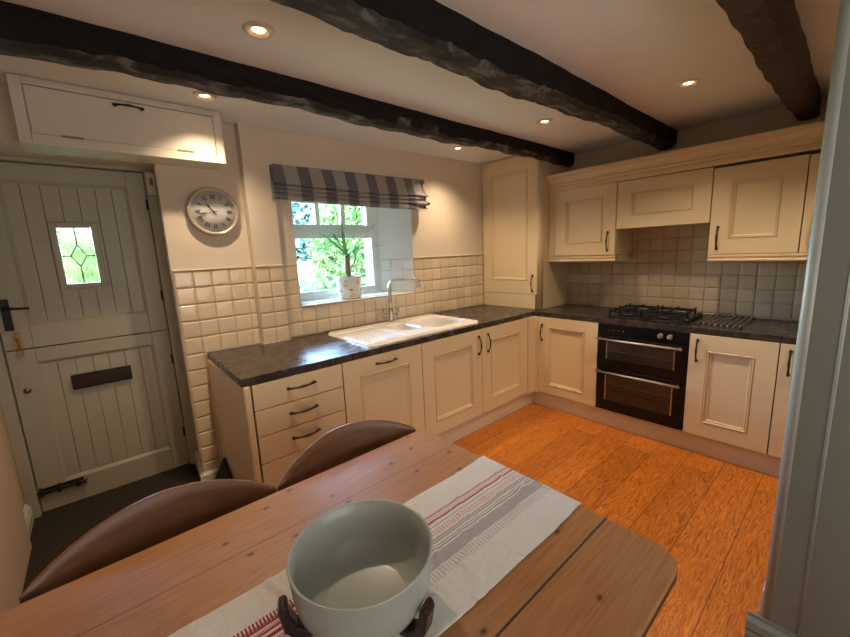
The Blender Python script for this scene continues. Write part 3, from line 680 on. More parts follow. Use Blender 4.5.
# ------------------------------------------------------------ sink and tap
t = thing('kitchen_sink', 'white ceramic one-and-a-half bowl sink with ridged drainer', 'sink', (-1.82, -.26, H))
m_ = MB()
NX, NY = 120, 64
def sinkz(x, y):
    z = H + .018
    def bowl(cx, cy, rx, ry, d, p=5):
        q = (abs((x - cx) / rx) ** p + abs((y - cy) / ry) ** p) ** (1 / p)
        s = min(1, max(0, (1.0 - q) / .16)); s = s * s * (3 - 2 * s); return -d * s
    z += bowl(-1.540, -.275, .195, .205, .15); z += bowl(-1.850, -.26, .085, .150, .09)
    # drainer
    q = max(abs((x + 2.175) / .165), abs((y + .285) / .225)); s = min(1, max(0, (1 - q) / .06)); z += -.007 * s
    if q < .93: z += .0035 * (.5 + .5 * math.sin((x + 2.175) / .036 * 2 * PI))
    # rolled outer edge
    e = min(x - SX0, SX1 - x, y - SY0, SY1 - y); 
    if e < .016: z -= (1 - math.sqrt(max(0, 1 - ((.016 - e) / .016) ** 2))) * .018
    return z
def cornerfit(u, v):
    x = SX0 + (SX1 - SX0) * u; y = SY0 + (SY1 - SY0) * v; r = .045
    cx = min(max(x, SX0 + r), SX1 - r); cy = min(max(y, SY0 + r), SY1 - r); dx, dy = x - cx, y - cy
    d = max(abs(dx), abs(dy)); L = math.hypot(dx, dy)
    zz = sinkz(x, y)
    if L > 1e-6 and dx != 0 and dy != 0: x = cx + dx / L * d; y = cy + dy / L * d
    return (x, y, zz)
m_.grid(cornerfit, NX, NY)
obj('basin', m_, sinkm, t, fix=False)
for (x, y, z) in ((-1.540, -.275, H - .130), (-1.850, -.26, H - .070)):
    obj('waste_fitting', MB().lathe([(0, .0), (.02, .001), (.026, .005), (.037, .005), (.040, 0)], (x, y, z), 24), chrome, t)
t = thing('mixer_tap', 'chrome swan-neck mixer tap with two cross-side levers', 'tap', (-1.775, .0, H + .018))
bx, by, bz = -1.775, .006, H + .017
sd = Vector((.93, -.37, 0)).normalized()
pts = [Vector((bx, by, bz + .04)), Vector((bx, by, bz + .18))]; r = .05; L = .25; top_ = bz + .338
for i in range(9): a = PI / 2 * i / 8; pts.append(Vector((bx, by, top_ - r)) + sd * (r - r * math.cos(a)) + Z * r * math.sin(a))
for i in range(9): a = PI / 2 * i / 8 * 1.0; rr = .03; pts.append(Vector((bx, by, top_ - rr)) + sd * (L - rr + rr * math.sin(a)) + Z * rr * math.cos(a))
pts.append(pts[-1] + Vector((0, 0, -.035)) + sd * .004)
obj('body', MB().lathe([(.026, 0), (.026, .006), (.021, .010), (.019, .03), (.021, .075), (.019, .11), (.013, .118), (0, .12)], (bx, by, bz), 28), chrome, t)
obj('spout', MB().tube(pts, .0145, 16), chrome, t)
cd = Vector((.93, -.30, 0)).normalized()
for e in (-1, 1):
    p = Vector((bx, by, bz + .055)); q = p + cd * e * .058
    m_ = MB().tube([p, q], .011, 14).tube([q + cd * e * .004 - Z * .014, q + cd * e * .006 + Z * .012, q + cd * e * .008 + Z * .062], [.009, .0095, .005], 12)
    obj('lever', m_, chrome, t)
m_ = MB(); pts = [(-1.215 + .0, .02, H + .004), (-1.21, .035, H + .01), (-1.24, .07, H + .03), (-1.28, .085, H + .05), (-1.30, .088, H + .085)]
t = tag(obj('plug_chain', MB().tube(pts, .0016, 6), steel), 'thin plug chain on the wall behind the sink right corner', 'chain')

# ------------------------------------------------------------ oven
t = thing('double_oven', 'black built-in double oven with two steel bar handles', 'oven', (-.3, -1.515, 0))
oy0, oy1 = -1.820, -1.206
obj('body', MB().box(-.59, -.02, oy0, oy1, .15, .857), blackgloss, t)
obj('control_panel', MB().box(-.618, -.59, oy0, oy1, .778, .857), blackgl, t, bev=.002)
for y in (-1.651, -1.711):
    obj('knob', MB().lathe([(.019, 0), (.019, -.008), (.016, -.011), (.0155, -.024), (.013, -.026), (0, -.026)], (-.618, y, .816), 26, 'x'), steel, t)
for i, y in enumerate((-1.29, -1.325, -1.36, -1.395)): obj('indicator', MB().cyl((-.6195, y, .815), .004 if i > 1 else .003, .002, 'x', 12), mat('pale_indicator_print', (.45, .4, .35), .4), t)
for nm, z0, z1, wz0, wz1, hz in (('upper_door', .518, .776, .582, .718, .744), ('lower_door', .150, .514, .240, .448, .476)):
    mb = MB().box(-.618, -.592, oy0, oy1, z0, z1); d = obj(nm, mb, blackgl, t, bev=.002)
    obj('window', MB().box(-.6195, -.6175, -1.742, -1.278, wz0, wz1), ovwin, d)
    for ya in (-1.747, -1.280): obj('window_trim', MB().box(-.6205, -.6185, ya, ya + .007, wz0, wz1), steel, d)
    for k in range(1, 2 if nm == 'upper_door' else 3): zz = wz0 + (wz1 - wz0) * k / (2 if nm == 'upper_door' else 3); obj('shelf_line', MB().box(-.6202, -.6192, -1.738, -1.282, zz - .0012, zz + .0012), mat('dull_oven_shelf', (.22, .18, .13), .3, .8), d)
    m_ = MB().tube([(-.655, -1.795, hz), (-.655, -1.207, hz)], .0085, 14)
    for y in (-1.775, -1.228): m_.tube([(-.655, y, hz), (-.615, y, hz)], .006, 10)
    obj('handle', m_, steel, d)
# hob
t = thing('gas_hob', 'black four-burner gas hob with cast pan supports', 'hob', (-.3, -1.5, H))
obj('hob_plate', MB().box(-.565, -.045, -1.815, -1.215, H + .0005, H + .008), blackgloss, t, bev=.003)
for (x, y, r) in ((-.40, -1.347, .042), (-.19, -1.347, .032), (-.40, -1.605, .032), (-.19, -1.605, .048)):
    b_ = obj('burner', MB().lathe([(r + .02, .008), (r + .016, .014), (r, .016), (r, .026), (r - .004, .03), (0, .031)], (x, y, H), 28), blackgloss, t)
    obj('burner_ring', MB().lathe([(r + .001, .017), (r + .006, .017), (r + .006, .023), (r + .001, .023)], (x, y, H), 28), steel, b_)
for (y0, y1) in ((-1.462, -1.232), (-1.725, -1.485)):
    m_ = MB(); zt = H + .056; s = .007
    for (xa, xb) in ((-.50, -.30), (-.29, -.09)):
        ym = (y0 + y1) / 2; xm = (xa + xb) / 2
        m_.box(xa, xb, y0, y0 + .01, H + .034, zt - .006).box(xa, xb, y1 - .01, y1, H + .034, zt - .006).box(xa, xa + .01, y0, y1, H + .034, zt - .006).box(xb - .01, xb, y0, y1, H + .034, zt - .006)
        for (ax, ay, bx_, by_) in ((xa, ym, xm - .02, ym), (xm + .02, ym, xb, ym), (xm, y0, xm, ym - .02), (xm, ym + .02, xm, y1)):
            m_.box(min(ax, bx_) - (s if ax == bx_ else 0), max(ax, bx_) + (s if ax == bx_ else 0), min(ay, by_) - (s if ay == by_ else 0), max(ay, by_) + (s if ay == by_ else 0), zt - .014, zt + .004)
        for cx in (xa + .005, xb - .005):
            for cy in (y0 + .005, y1 - .005): m_.box(cx - .007, cx + .007, cy - .007, cy + .007, H + .007, zt + .004)
    obj('pan_support', m_, mat('cast_iron', (.006, .006, .006), .5, .1, noise=(60, .3)), t, bev=.002)
for i in range(4):
    x = -.50 + i * .105; obj('control_knob', MB().lathe([(.020, .008), (.019, .028), (.015, .036), (0, .037)], (x, -1.772, H), 20), blackgloss, t)
# trivet
t = thing('trivet_rack', 'chrome bar rack lying on the worktop right of the hob', 'rack', (-.3, -1.95, H))
for x in (-.49, -.075):
    m_ = MB().tube([(x, -1.828, H + .010), (x, -2.075, H + .010)], .004, 8)
    for y in (-1.832, -2.07): m_.box(x - .008, x + .008, y - .008, y + .008, H, H + .012)
    obj('side_rail', m_, blackgloss, t)
for i in range(8):
    y = -1.838 - i * .0325; m_ = MB().tube([(-.512, y, H + .008), (-.505, y, H + .0165), (-.065, y, H + .0165), (-.055, y, H + .022)], .0048, 8); obj('bar', m_, steel, t)

# ------------------------------------------------------------ tall corner cupboard on the worktop
t = thing('corner_cupboard', 'tall cream cupboard standing on the worktop in the corner up to the ceiling', 'cupboard', (-.25, -.25, H))
CX_ = -.507; yr_ = wy(-.5)
obj('body', MB().box(-.486, -.003, -.598, .088, H, CZ - .002).xf(Matrix.Identity(4)), cabm, t)
obj('base_panel', MB().box(CX_, -.487, -.548, yr_ - .010, H + .001, 1.036), cabm, t, bev=.002)
obj('corner_post', MB().cyl((CX_ + .034, -.572, H + .001), .034, CZ - H - .004, n=32), cabm, t)
put_door(RR(CX_ - .001, yr_ - .013, 1.040), t, .637, 1.265, 0, .105, (.592, .105, 0, .145), mt=.125)
obj('scribe_strip', MB().box(-.509, -.489, .083, .0955, H, CZ - .002), dark, t)

# ------------------------------------------------------------ wall cabinets
def wallcab(label, y0, y1, z0, z1, hd, mg=.103, mt=.098, side=None):
    t = thing('wall_cabinet', label, 'cabinet', (-.18, (y0 + y1) / 2, z0))
    obj('body', MB().box(-.346, -.009 if z0 < 1.5 else -.009, y0 + .001, y1 - .001, z0, z1), cabm, t)
    obj('door_gap', MB().box(-.3475, -.346, y0 + .003, y1 - .003, z0 + .002, z1), carc, t)
    put_door(RR(-.367, y1 - .001, z0 + .002), t, (y1 - y0) - .003, z1 - z0 - .004, 0, mg, hd, mt=mt)
    return t
t = wallcab('cream wall cabinet directly left of the wide flap above the hob', -1.2, -.662, 1.389, 1.962, (.478, .108, 0, .145), mt=.10)
obj('filler_strip', MB().box(-.367, -.33, -.661, -.602, 1.384, 1.962), cabm, t, bev=.003)
wallcab('short wide cream wall cabinet above the hob without a handle', -1.826, -1.203, 1.592, 1.957, None, .105, .095)
wallcab('cream wall cabinet right of the short one above the hob', -2.281, -1.829, 1.376, 1.945, (.046, .108, 0, .14), .10, .098)
wallcab('cream wall cabinet at the far right, mostly hidden by the partition', -2.88, -2.284, 1.376, 1.940, (.046, .108, 0, .14), .10, .098)
def cornice(prof, y0, y1, flip=0):
    return MB().prism(prof, y0, y1, 'y')
cp = [(-.02, 1.958), (-.366, 1.962), (-.366, 1.975), (-.378, 1.976), (-.378, 1.994), (-.370, 1.998), (-.372, 2.004), (-.386, 2.012), (-.386, 2.020), (-.378, 2.024), (-.384, 2.048), (-.400, 2.068), (-.416, 2.074), (-.416, 2.102), (-.02, 2.102)]
o = tag(obj('cornice', MB().prism(cp, -2.88, -.598, 'y'), cabm, bev=.0015, seg=1), 'long cream moulded cornice along the top of the wall cabinets', 'cornice')
lpn = [(-.335, 1.336), (-.366, 1.336), (-.370, 1.340), (-.370, 1.348), (-.358, 1.352), (-.356, 1.362), (-.366, 1.368), (-.366, 1.383), (-.335, 1.383)]
m_ = MB().prism(lpn, -1.206, -.603, 'y').box(-.36, -.015, -1.206, -1.192, 1.338, 1.3835); tag(obj('light_pelmet', m_, cabm), 'cream pelmet under the wall cabinet left of the hob', 'pelmet')
m_ = MB().prism([(a, b - .008) for a, b in lpn], -2.88, -1.829, 'y').box(-.36, -.015, -1.843, -1.829, 1.33, 1.3755); tag(obj('light_pelmet', m_, cabm), 'cream pelmet under the wall cabinets right of the hob', 'pelmet')

# sockets
for i, (ya, yb_, lab) in enumerate(((-.755, -.605, 'white double socket nearest the corner cupboard'), (-.94, -.768, 'white double socket nearer the hob'))):
    t = thing('wall_socket', lab, 'socket', (-.008, (ya + yb_) / 2, 1.16))
    obj('faceplate', MB().box(-.019, -.0105, ya, yb_, 1.118, 1.200), whiteplastic, t, bev=.003)
    yc = (ya + yb_) / 2
    for e in (-1, 1):
        m_ = MB()
        for (dy, dz, a, b) in ((0, .012, .004, .008), (-.012, -.012, .007, .004), (.012, -.012, .007, .004)): m_.box(-.0198, -.0188, yc + e * .042 + dy - a / 2, yc + e * .042 + dy + a / 2, 1.155 + dz - b / 2, 1.155 + dz + b / 2)
        obj('socket_hole', m_, ink, t)
    for e in (-1, 1): obj('switch', MB().box(-.022, -.019, yc + e * .02 - .005, yc + e * .02 + .005, 1.175, 1.190), whiteplastic, t, bev=.001)

# ------------------------------------------------------------ cupboard above the door
t = thing('overhead_cupboard', 'cream boxed cupboard fixed above the front door', 'cupboard', (-3.34, .08, 2.03))
hy = -.015
obj('body', MB().box(-3.762, -2.918, hy + .018, LW - .001, 2.040, CZ - .002), trimp, t)
m_ = MB().box(-3.765, -3.722, hy, hy + .018, 2.038, CZ - .003).box(-2.958, -2.915, hy, hy + .018, 2.038, CZ - .003).box(-3.722, -2.958, hy, hy + .018, 2.038, 2.084).box(-3.722, -2.958, hy, hy + .018, 2.292, CZ - .003)
obj('face_frame', m_, trimp, t, bev=.003)
d = obj('flap_door', MB().box(-3.718, -2.961, hy + .001, hy + .0175, 2.085, 2.288), trimp, t, bev=.0015)
hb = handle(MB(), .11); hb.xf(Matrix.Translation((-3.345, hy + .001, 2.265)) @ Matrix.Rotation(PI / 2, 4, 'Y')); obj('handle', hb, pewter, d)
for x in (-3.58, -3.115): obj('hinge', MB().box(x - .04, x + .04, hy - .002, hy + .002, 2.079, 2.090), brass, d)
# ------------------------------------------------------------ clock
cxk, cyk, czk, rk = -2.977, .155, 1.780, .149
t = thing('wall_clock', 'round wall clock with pale rim and Roman numerals', 'clock', (cxk, LW - .001, czk))
obj('rim', MB().lathe([(rk - .004, LW - .002), (rk, LW - .012), (rk, LW - .028), (rk - .006, LW - .040), (rk - .016, LW - .042), (rk - .024, LW - .036), (rk - .026, LW - .024)], (cxk, 0, czk), 64, 'y'), clockrim, t)
obj('dial', MB().lathe([(0, 0), (rk - .022, 0), (rk - .022, .012), (0, .012)], (cxk, LW - .030, czk), 64, 'y'), clockface, t)
yf = LW - .0315
def stroke(mb, c, a, b, wdt, ang):
    """bar from a to b in a small local frame rotated by ang about the dial"""
    ca, sa = math.cos(ang), math.sin(ang)
    def W(p): return (c[0] + p[0] * ca + p[1] * sa, c[1] - p[0] * sa + p[1] * ca)
    d = Vector((b[0] - a[0], b[1] - a[1])).normalized(); n = Vector((-d.y, d.x)) * wdt / 2
    q = [W((a[0] + n.x, a[1] + n.y)), W((b[0] + n.x, b[1] + n.y)), W((b[0] - n.x, b[1] - n.y)), W((a[0] - n.x, a[1] - n.y))]
    mb.prism(q, yf - .0012, yf + .0008, 'y')
m_ = MB(); nums = ['XII', 'I', 'II', 'III', 'IV', 'V', 'VI', 'VII', 'VIII', 'IX', 'X', 'XI']
for i, s in enumerate(nums):
    a = 2 * PI * i / 12; rr = .090; c = (cxk + rr * math.sin(a), czk + rr * math.cos(a)); wd = {'I': .0075, 'V': .015, 'X': .015}; tot = sum(wd[k] for k in s); x = -tot / 2
    for k in s:
        h = .0135; x0, x1 = x + .001, x + wd[k] - .001; xm = (x0 + x1) / 2
        if k == 'I': stroke(m_, c, (xm, -h), (xm, h), .0036, a)
        if k == 'V': stroke(m_, c, (x0, h), (xm, -h), .004, a); stroke(m_, c, (xm, -h), (x1, h), .0018, a)
        if k == 'X': stroke(m_, c, (x0, h), (x1, -h), .004, a); stroke(m_, c, (x0, -h), (x1, h), .0018, a)
        x += wd[k]
for i in range(60):
    a = 2 * PI * i / 60; c = (cxk + .113 * math.sin(a), czk + .113 * math.cos(a)); stroke(m_, c, (0, -.0025), (0, .0025), .0012 if i % 5 else .0025, a)
obj('numerals', m_, ink, t)
for nm, ang, L, wd in (('hour_hand', 2 * PI * (10.72 / 12), .064, .010), ('minute_hand', 2 * PI * (43.2 / 60), .094, .008)):
    m_ = MB(); yf -= .003
    stroke(m_, (cxk, czk), (0, -.022), (0, L * .55), wd * .45, ang); stroke(m_, (cxk, czk), (0, L * .5), (0, L * .82), wd, ang); stroke(m_, (cxk, czk), (0, L * .8), (0, L), wd * .35, ang); obj(nm, m_, ink, t)
obj('hub', MB().lathe([(.006, 0), (.006, -.008), (0, -.009)], (cxk, LW - .031, czk), 16, 'y'), ink, t)

# ------------------------------------------------------------ roman blind
t = thing('roman_blind', 'grey and beige striped fabric blind folded up over the window', 'blind', (-1.95, .08, 2.1))
bx0, bx1 = -2.618, -1.285
m_ = MB()
prof = [(.018, 2.098), (.014, 2.075), (-.004, 2.03), (-.022, 1.985), (-.030, 1.965), (-.018, 1.958), (-.006, 1.965), (-.006, 1.955), (-.030, 1.945), (-.034, 1.932), (-.012, 1.930), (-.012, 1.922), (-.032, 1.915), (-.034, 1.902), (-.014, 1.900), (-.014, 1.893), (-.03, 1.887), (-.032, 1.868), (-.026, 1.858), (.0, 1.856)]
def bl(u, v):
    k = v * (len(prof) - 1); i = min(int(k), len(prof) - 2); f = k - i
    y = prof[i][0] + (prof[i + 1][0] - prof[i][0]) * f; z = prof[i][1] + (prof[i + 1][1] - prof[i][1]) * f
    x = bx0 + (bx1 - bx0) * u; b = max(0, (u - .82) / .18); z += (2.1 - z) * .07 * (1 - u)
    dz = (2.1 - z) / .24
    x -= .018 * dz * (1 if u > .98 else 0)
    y += b * b * .03 * math.sin(v * 17) - .006 * math.sin(u * 9) * dz
    z += -b * .012 * math.sin(v * 9 + 1) - .010 * dz * math.sin(PI * u) + .006 * math.sin(u * 21 + v * 6) * b - .014 * dz * u
    return (x, wy(x) - .055 + y, z)
m_.grid(bl, 90, 57, uv=True); obj('fabric', m_, blindm, t, solid=.0025)
obj('headrail', MB().prism([(bx0, wy(bx0) - .036), (bx1, wy(bx1) - .036), (bx1, wy(bx1) - .001), (bx0, wy(bx0) - .001)], 2.072, 2.100), blindm, t)
m_ = MB().grid(lambda u, v: (bx0 - .001, wy(bx0) - .001 - u * (.037 + .045 * min(1, v * 1.4)), 2.098 - v * .235), 4, 10, uv=True); obj('side_return', m_, blindm, t, solid=.002)
# pot and plant on the sill
pxx, pyy, pz = -2.025, .222, OZ0 + .012
t = thing('potted_yucca', 'small yucca in a white pot with lemons on the window sill', 'plant', (pxx, pyy, pz))
pr = .1; ph_ = .178
obj('pot', MB().lathe([(0, 0), (pr * .82, 0), (pr * .9, .006), (pr, ph_ - .02), (pr, ph_), (pr - .007, ph_), (pr - .009, ph_ - .03), (0, ph_ - .03)], (pxx, pyy, pz), 40), potm, t)
obj('soil', MB().lathe([(0, 0), (pr - .01, 0), (pr - .01, .006), (0, .01)], (pxx, pyy, pz + ph_ - .028), 24), soilm, t)
rnd = random.Random(4)
for k in range(13):
    a = -PI * .95 + k * .52 + rnd.uniform(-.1, .1); hz = (.045, .125)[k % 2] + rnd.uniform(-.015, .015); rr = pr * (.9 + .1 * hz / ph_) - .001
    for j in range(2):
        m_ = MB()
        aa = a + j * .16; c = Vector((pxx + rr * math.cos(aa), pyy + rr * math.sin(aa), pz + hz - j * .012)); n = Vector((math.cos(aa), math.sin(aa), 0)); tt_ = Vector((-n.y, n.x, 0))
        def fn(u, v, c=c, n=n, tt_=tt_):
            th = u * 2 * PI; r_ = math.sin(v * PI / 2); x_ = .015 * r_ * math.cos(th); z_ = .022 * r_ * math.sin(th); return c + tt_ * x_ + Z * z_ + n * (.005 * math.cos(v * PI / 2))
        m_.grid(fn, 12, 4); obj('lemon', m_, lemon, t, fix=False)
    m2 = MB()
    c = Vector((pxx + rr * math.cos(a + .08), pyy + rr * math.sin(a + .08), pz + hz + .028)); n = Vector((math.cos(a), math.sin(a), 0)); q = Vector((-n.y, n.x, 0))
    m2.add([c - q * .02 + n * .003, c + Z * .008 + n * .004, c + q * .022 + n * .003, c - Z * .007 + n * .004], [(0, 1, 2, 3)]); obj('painted_leaf', m2, lemleaf, t, fix=False)
tr = MB().tube([(pxx, pyy, pz + ph_ - .03), (pxx - .003, pyy, pz + ph_ + .06), (pxx + .002, pyy, pz + ph_ + .175)], [.026, .023, .022], 14); obj('stem', tr, barkm, t)
def yleaf(mb, base, d, L, wd, droop):
    d = Vector(d).normalized(); side = d.cross(Z); side = side.normalized() if side.length > .05 else Vector((1, 0, 0)); n = 9; vs = []
    for i in range(n + 1):
        s = i / n; p = Vector(base) + d * L * s - Z * droop * s * s; ww = wd * (math.sin(PI * min(1, .18 + s * .82)) ** .8) * (1 if s < 1 else .1)
        up = side.cross(d).normalized(); vs += [p - side * ww + up * .003, p, p + side * ww + up * .003]
    mb.add(vs, [(i * 3 + k, i * 3 + k + 1, i * 3 + k + 4, i * 3 + k + 3) for i in range(n) for k in (0, 1)], True)
hb_ = (pxx, pyy, pz + ph_ + .165)
for i, (d, L, wd, dr_) in enumerate((((-.85, -.3, .72), .34, .015, .06), ((-.95, .1, .35), .34, .012, .05), ((-.8, -.6, .25), .30, .013, .07), ((-.38, .25, 1), .38, .012, .0), ((.34, -.25, 1), .40, .011, .0), ((.7, -.3, .85), .33, .015, .03),
        ((.8, .1, .55), .30, .013, .06), ((.6, -.6, .5), .26, .012, .06), ((-.1, .6, .8), .30, .013, .04), ((-.5, .5, .7), .28, .012, .05), ((-.45, -.6, .8), .28, .013, .03), ((.05, .3, 1), .30, .010, 0), ((.95, -.6, .45), .30, .012, .05), ((-1, .5, .5), .30, .011, .06))):
    m_ = MB(); yleaf(m_, hb_, d, L * 1.1, wd * 1.15, dr_); obj('leaf', m_, yucca, t, fix=False)
sb = (pxx + .02, pyy - .01, pz + ph_ + .09); m_ = MB().tube([(pxx + .012, pyy, pz + ph_ + .05), (pxx + .05, pyy - .01, pz + ph_ + .085), (pxx + .075, pyy - .01, pz + ph_ + .15)], .006, 8); obj('side_shoot', m_, barkm, t)
for d in ((-.2, -.2, 1), (.5, .1, 1), (.9, -.2, .3), (.6, -.5, .2), (-.5, -.4, .8)):
    m_ = MB(); yleaf(m_, (pxx + .075, pyy - .01, pz + ph_ + .145), d, .10, .008, .02); obj('leaf', m_, yucca, t, fix=False)
m_ = MB(); yleaf(m_, (pxx + .02, pyy - .02, pz + ph_ + .07), (.9, -.2, .35), .11, .009, .02); yleaf(m_, (pxx + .02, pyy - .02, pz + ph_ + .06), (.9, -.3, -.15), .10, .008, .01); obj('leaf', m_, yucca, t, fix=False)

# ------------------------------------------------------------ dining table
TX1, TY1, TY0, TZ = -2.652, -1.405, -2.352, .75; TX0 = -4.03
t = thing('dining_table', 'long waxed pine dining table with rounded corners', 'table', (-3.34, -1.875, 0))
def rrect(x0, x1, y0, y1, rs, n=8):
    pts = []
    for (cx, cy, sx, sy, a0, r) in ((x0, y0, 1, 1, PI, rs[0]), (x1, y0, -1, 1, 1.5 * PI, rs[1]), (x1, y1, -1, -1, 0, rs[2]), (x0, y1, 1, -1, .5 * PI, rs[3])):
        for i in range(n + 1): a = a0 + PI / 2 * i / n; pts.append((cx + sx * r + r * math.cos(a), cy + sy * r + r * math.sin(a)))
    return pts
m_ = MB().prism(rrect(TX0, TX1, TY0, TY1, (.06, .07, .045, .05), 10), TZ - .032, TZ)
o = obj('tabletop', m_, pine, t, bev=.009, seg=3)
pineu = m_wood('pine_frame', (.30, .14, .06), (.40, .20, .09), .45)
obj('apron', MB().box(TX0 + .097, TX1 - .089, TY1 - .08, TY1 - .058, .62, TZ - .033).box(TX0 + .097, TX1 - .089, TY0 + .10, TY0 + .12, .62, TZ - .033).box(TX0 + .05, TX0 + .072, TY0 + .112, TY1 - .112, .62, TZ - .033).box(TX1 - .064, TX1 - .042, TY0 + .112, TY1 - .112, .62, TZ - .033), pineu, t, bev=.003)
for (x, y) in ((TX0 + .06, TY1 - .07), (TX1 - .052, TY1 - .07), (TX0 + .11, TY0 + .11), (TX1 - .125, TY0 + .11)):
    if 1:
        m_ = MB().box(x - .036, x + .036, y - .04, y + .04, .58, TZ - .033).lathe([(.022, 0), (.026, .03), (.03, .1), (.038, .35), (.034, .48), (.026, .51), (.036, .53), (.036, .55), (.028, .56), (.036, .58)], (x, y, 0), 24)
        obj('leg', m_, pineu, t, bev=.003)
# runner
rnx0, rnx1, rny0, rny1 = -3.98, TX1, -2.096, -1.736
t = thing('table_runner', 'white linen table runner with red and grey woven stripes', 'runner', (-3.34, -1.916, TZ))
rr_ = random.Random(12); creases = [(rr_.uniform(rnx0, rnx1), rr_.uniform(rny0, rny1), rr_.uniform(0, PI), rr_.uniform(.05, .16), rr_.uniform(.002, .0055)) for _ in range(110)]
def rn(u, v):
    x = rnx0 + (rnx1 + .17 - rnx0) * u; y = rny1 + (rny0 - rny1) * v; over = max(0, x - (rnx1 - .004))
    y += .003 * math.sin(x * 7) + .002 * math.sin(x * 19 + 1); 
    if v < .5: y += .006 * (.5 - v) * math.sin(x * 5 + 1)
    dz = .0
    for cx, cy, a, L, h in creases:
        ca, sa = math.cos(a), math.sin(a); p = (x - cx) * ca + (y - cy) * sa; q = -(x - cx) * sa + (y - cy) * ca
        if abs(p) < L and abs(q) < .02: dz += h * (1 - abs(p) / L) * max(0, 1 - abs(q) / .011)
    if over > 0:
        a = min(over / .012, PI / 2); xx = rnx1 - .004 + .012 * math.sin(a); zz = TZ + .002 - .012 * (1 - math.cos(a)) - max(0, over - .019); return (xx + dz * .6 + .003 + .004 * math.sin(y * 30) * min(1, over * 8), y, zz)
    return (x, y, TZ + .0022 + dz + .0006 * math.sin(x * 23) * math.sin(y * 31))
m_ = MB().grid(rn, 230, 60); obj('cloth', m_, runm, t, solid=.0012)
# hems
# ------------------------------------------------------------ bowl on wooden stand
bcx, bcy = -3.277, -1.953; bz0 = TZ + .004
BR = .143; rimz = .905; basez = .775
t = thing('mixing_bowl', 'large pale grey glazed ceramic bowl held in a dark wooden stand', 'bowl', (bcx, bcy, basez))
hh = rimz - basez
out = [(0, 0), (.072, 0), (.078, .004), (.100, .010), (.122, .027), (.133, .050), (.1385, .085), (.1418, hh - .004)]
inn = [(BR - .0005, hh - .001), (BR - .003, hh), (BR - .006, hh - .002), (.1328, .085), (.1255, .052), (.117, .032), (.100, .020), (.086, .0165), (.082, .0145), (.078, .0135), (0, .0125)]
obj('bowl_body', MB().lathe(out + inn, (bcx, bcy, basez), 72), bowlm, t)
t = thing('bowl_stand', 'dark wooden cross stand with upright prongs under the grey bowl', 'stand', (bcx, bcy, TZ))
for k, deg in enumerate((161, 289, 42)):
    kr = .94 if k == 1 else 1.0
    a = math.radians(deg); d = Vector((math.cos(a), math.sin(a), 0)); nrm = Vector((-d.y, d.x, 0))
    prof = [(-.012, .003), (.11, .003), (.140, .010), (.158, .032), (.166, .075), (.163, .086), (.154, .090), (.1475, .084), (.1445, .062), (.134, .036), (.118, .022), (.09, .018), (-.012, .018)]
    hw = .0165; m_ = MB(); n = len(prof)
    vs = [Vector((bcx, bcy, TZ + .002)) + d * (p * kr) + Z * q + nrm * e for e in (-hw, hw) for p, q in prof]
    m_.add(vs, [tuple(range(n)), tuple(range(n, 2 * n))] + [(i, (i + 1) % n, n + (i + 1) % n, n + i) for i in range(n)]); obj('cross_arm', m_, darkwood, t, bev=.004)

# ------------------------------------------------------------ chairs
t = thing('dining_chair', 'brown wooden curved-back chair at the left, nearest the front door', 'chair', (-3.545, -1.40, 0), group='dining chairs along the window side of the table')
def crest(u, v, front=True):
    s = 2 * u - 1; x = s * .292
    top_z = .740 + .084 * (1 - s * s) ** .86 if abs(s) < 1 else .740
    bot_z = .672 - .012 * (1 - s * s)
    z = bot_z + (top_z - bot_z) * v
    y = .100 - .075 * s * s + .012 * (z - .7) / .1
    return x, y, z
m_ = MB(); NU, NV = 40, 8; T_ = .011
def cr(side):
    def fn(u, v):
        x, y, z = crest(u, v); e = min(1, (1 - abs(2 * u - 1)) * 12) ; e = max(.25, e); k = 1 if 0 < v < 1 else .45
        return (x, y + side * T_ * e * k, z)
    return fn
m_.grid(cr(-1), NU, NV); m_.grid(cr(1), NU, NV); n1 = (NU + 1) * (NV + 1)
idx = lambda i, j, s: s * n1 + i * (NV + 1) + j
fs = [(idx(i, j, 0), idx(i + 1, j, 0), idx(i + 1, j, 1), idx(i, j, 1)) for i in range(NU) for j in (0, NV)] + [(idx(i, j, 0), idx(i, j + 1, 0), idx(i, j + 1, 1), idx(i, j, 1)) for i in (0, NU) for j in range(NV)]
m_.f += fs; m_.sm += [True] * len(fs)
obj('backrest', m_, chairm, t, local=True, sub=1, bev=.004)
m_ = MB().prism([(-.185, -.21), (-.13, -.235), (.13, -.235), (.185, -.21), (.20, .0), (.18, .16), (.10, .205), (-.10, .205), (-.18, .16), (-.20, 0)], .425, .455); m_.xf(Matrix.Translation((0, -.12, 0))); obj('seat', m_, chairm, t, local=True, bev=.012, seg=3)
for s in (-1, 1):
    obj('back_post', MB().tube([(s * .185, .03, .45), (s * .215, .055, .58), (s * .225, .062, .70)], [.014, .013, .011], 12), chairm, t, local=True)
    obj('spindle', MB().tube([(s * .07, .08, .45), (s * .075, .092, .69)], .008, 10), chairm, t, local=True)
    for yy, dy in ((-.30, -.04), (.03, .07)): obj('leg', MB().tube([(s * .16, yy, .43), (s * .18, yy + dy * .5, .22), (s * .20, yy + dy, 0)], [.018, .019, .013], 12), chairm, t, local=True)
    obj('stretcher', MB().tube([(s * .183, -.325, .18), (s * .183, .07, .18)], .009, 10), chairm, t, local=True)
obj('stretcher', MB().tube([(-.183, -.13, .18), (.183, -.13, .18)], .009, 10), chairm, t, local=True)
r2 = t.copy(); C.objects.link(r2); r2.location = (-2.958, -1.40, 0); r2['label'] = 'brown wooden curved-back chair at the right, in front of the drawers'
for ch in list(t.children):
    c = ch.copy(); C.objects.link(c); c.parent = r2

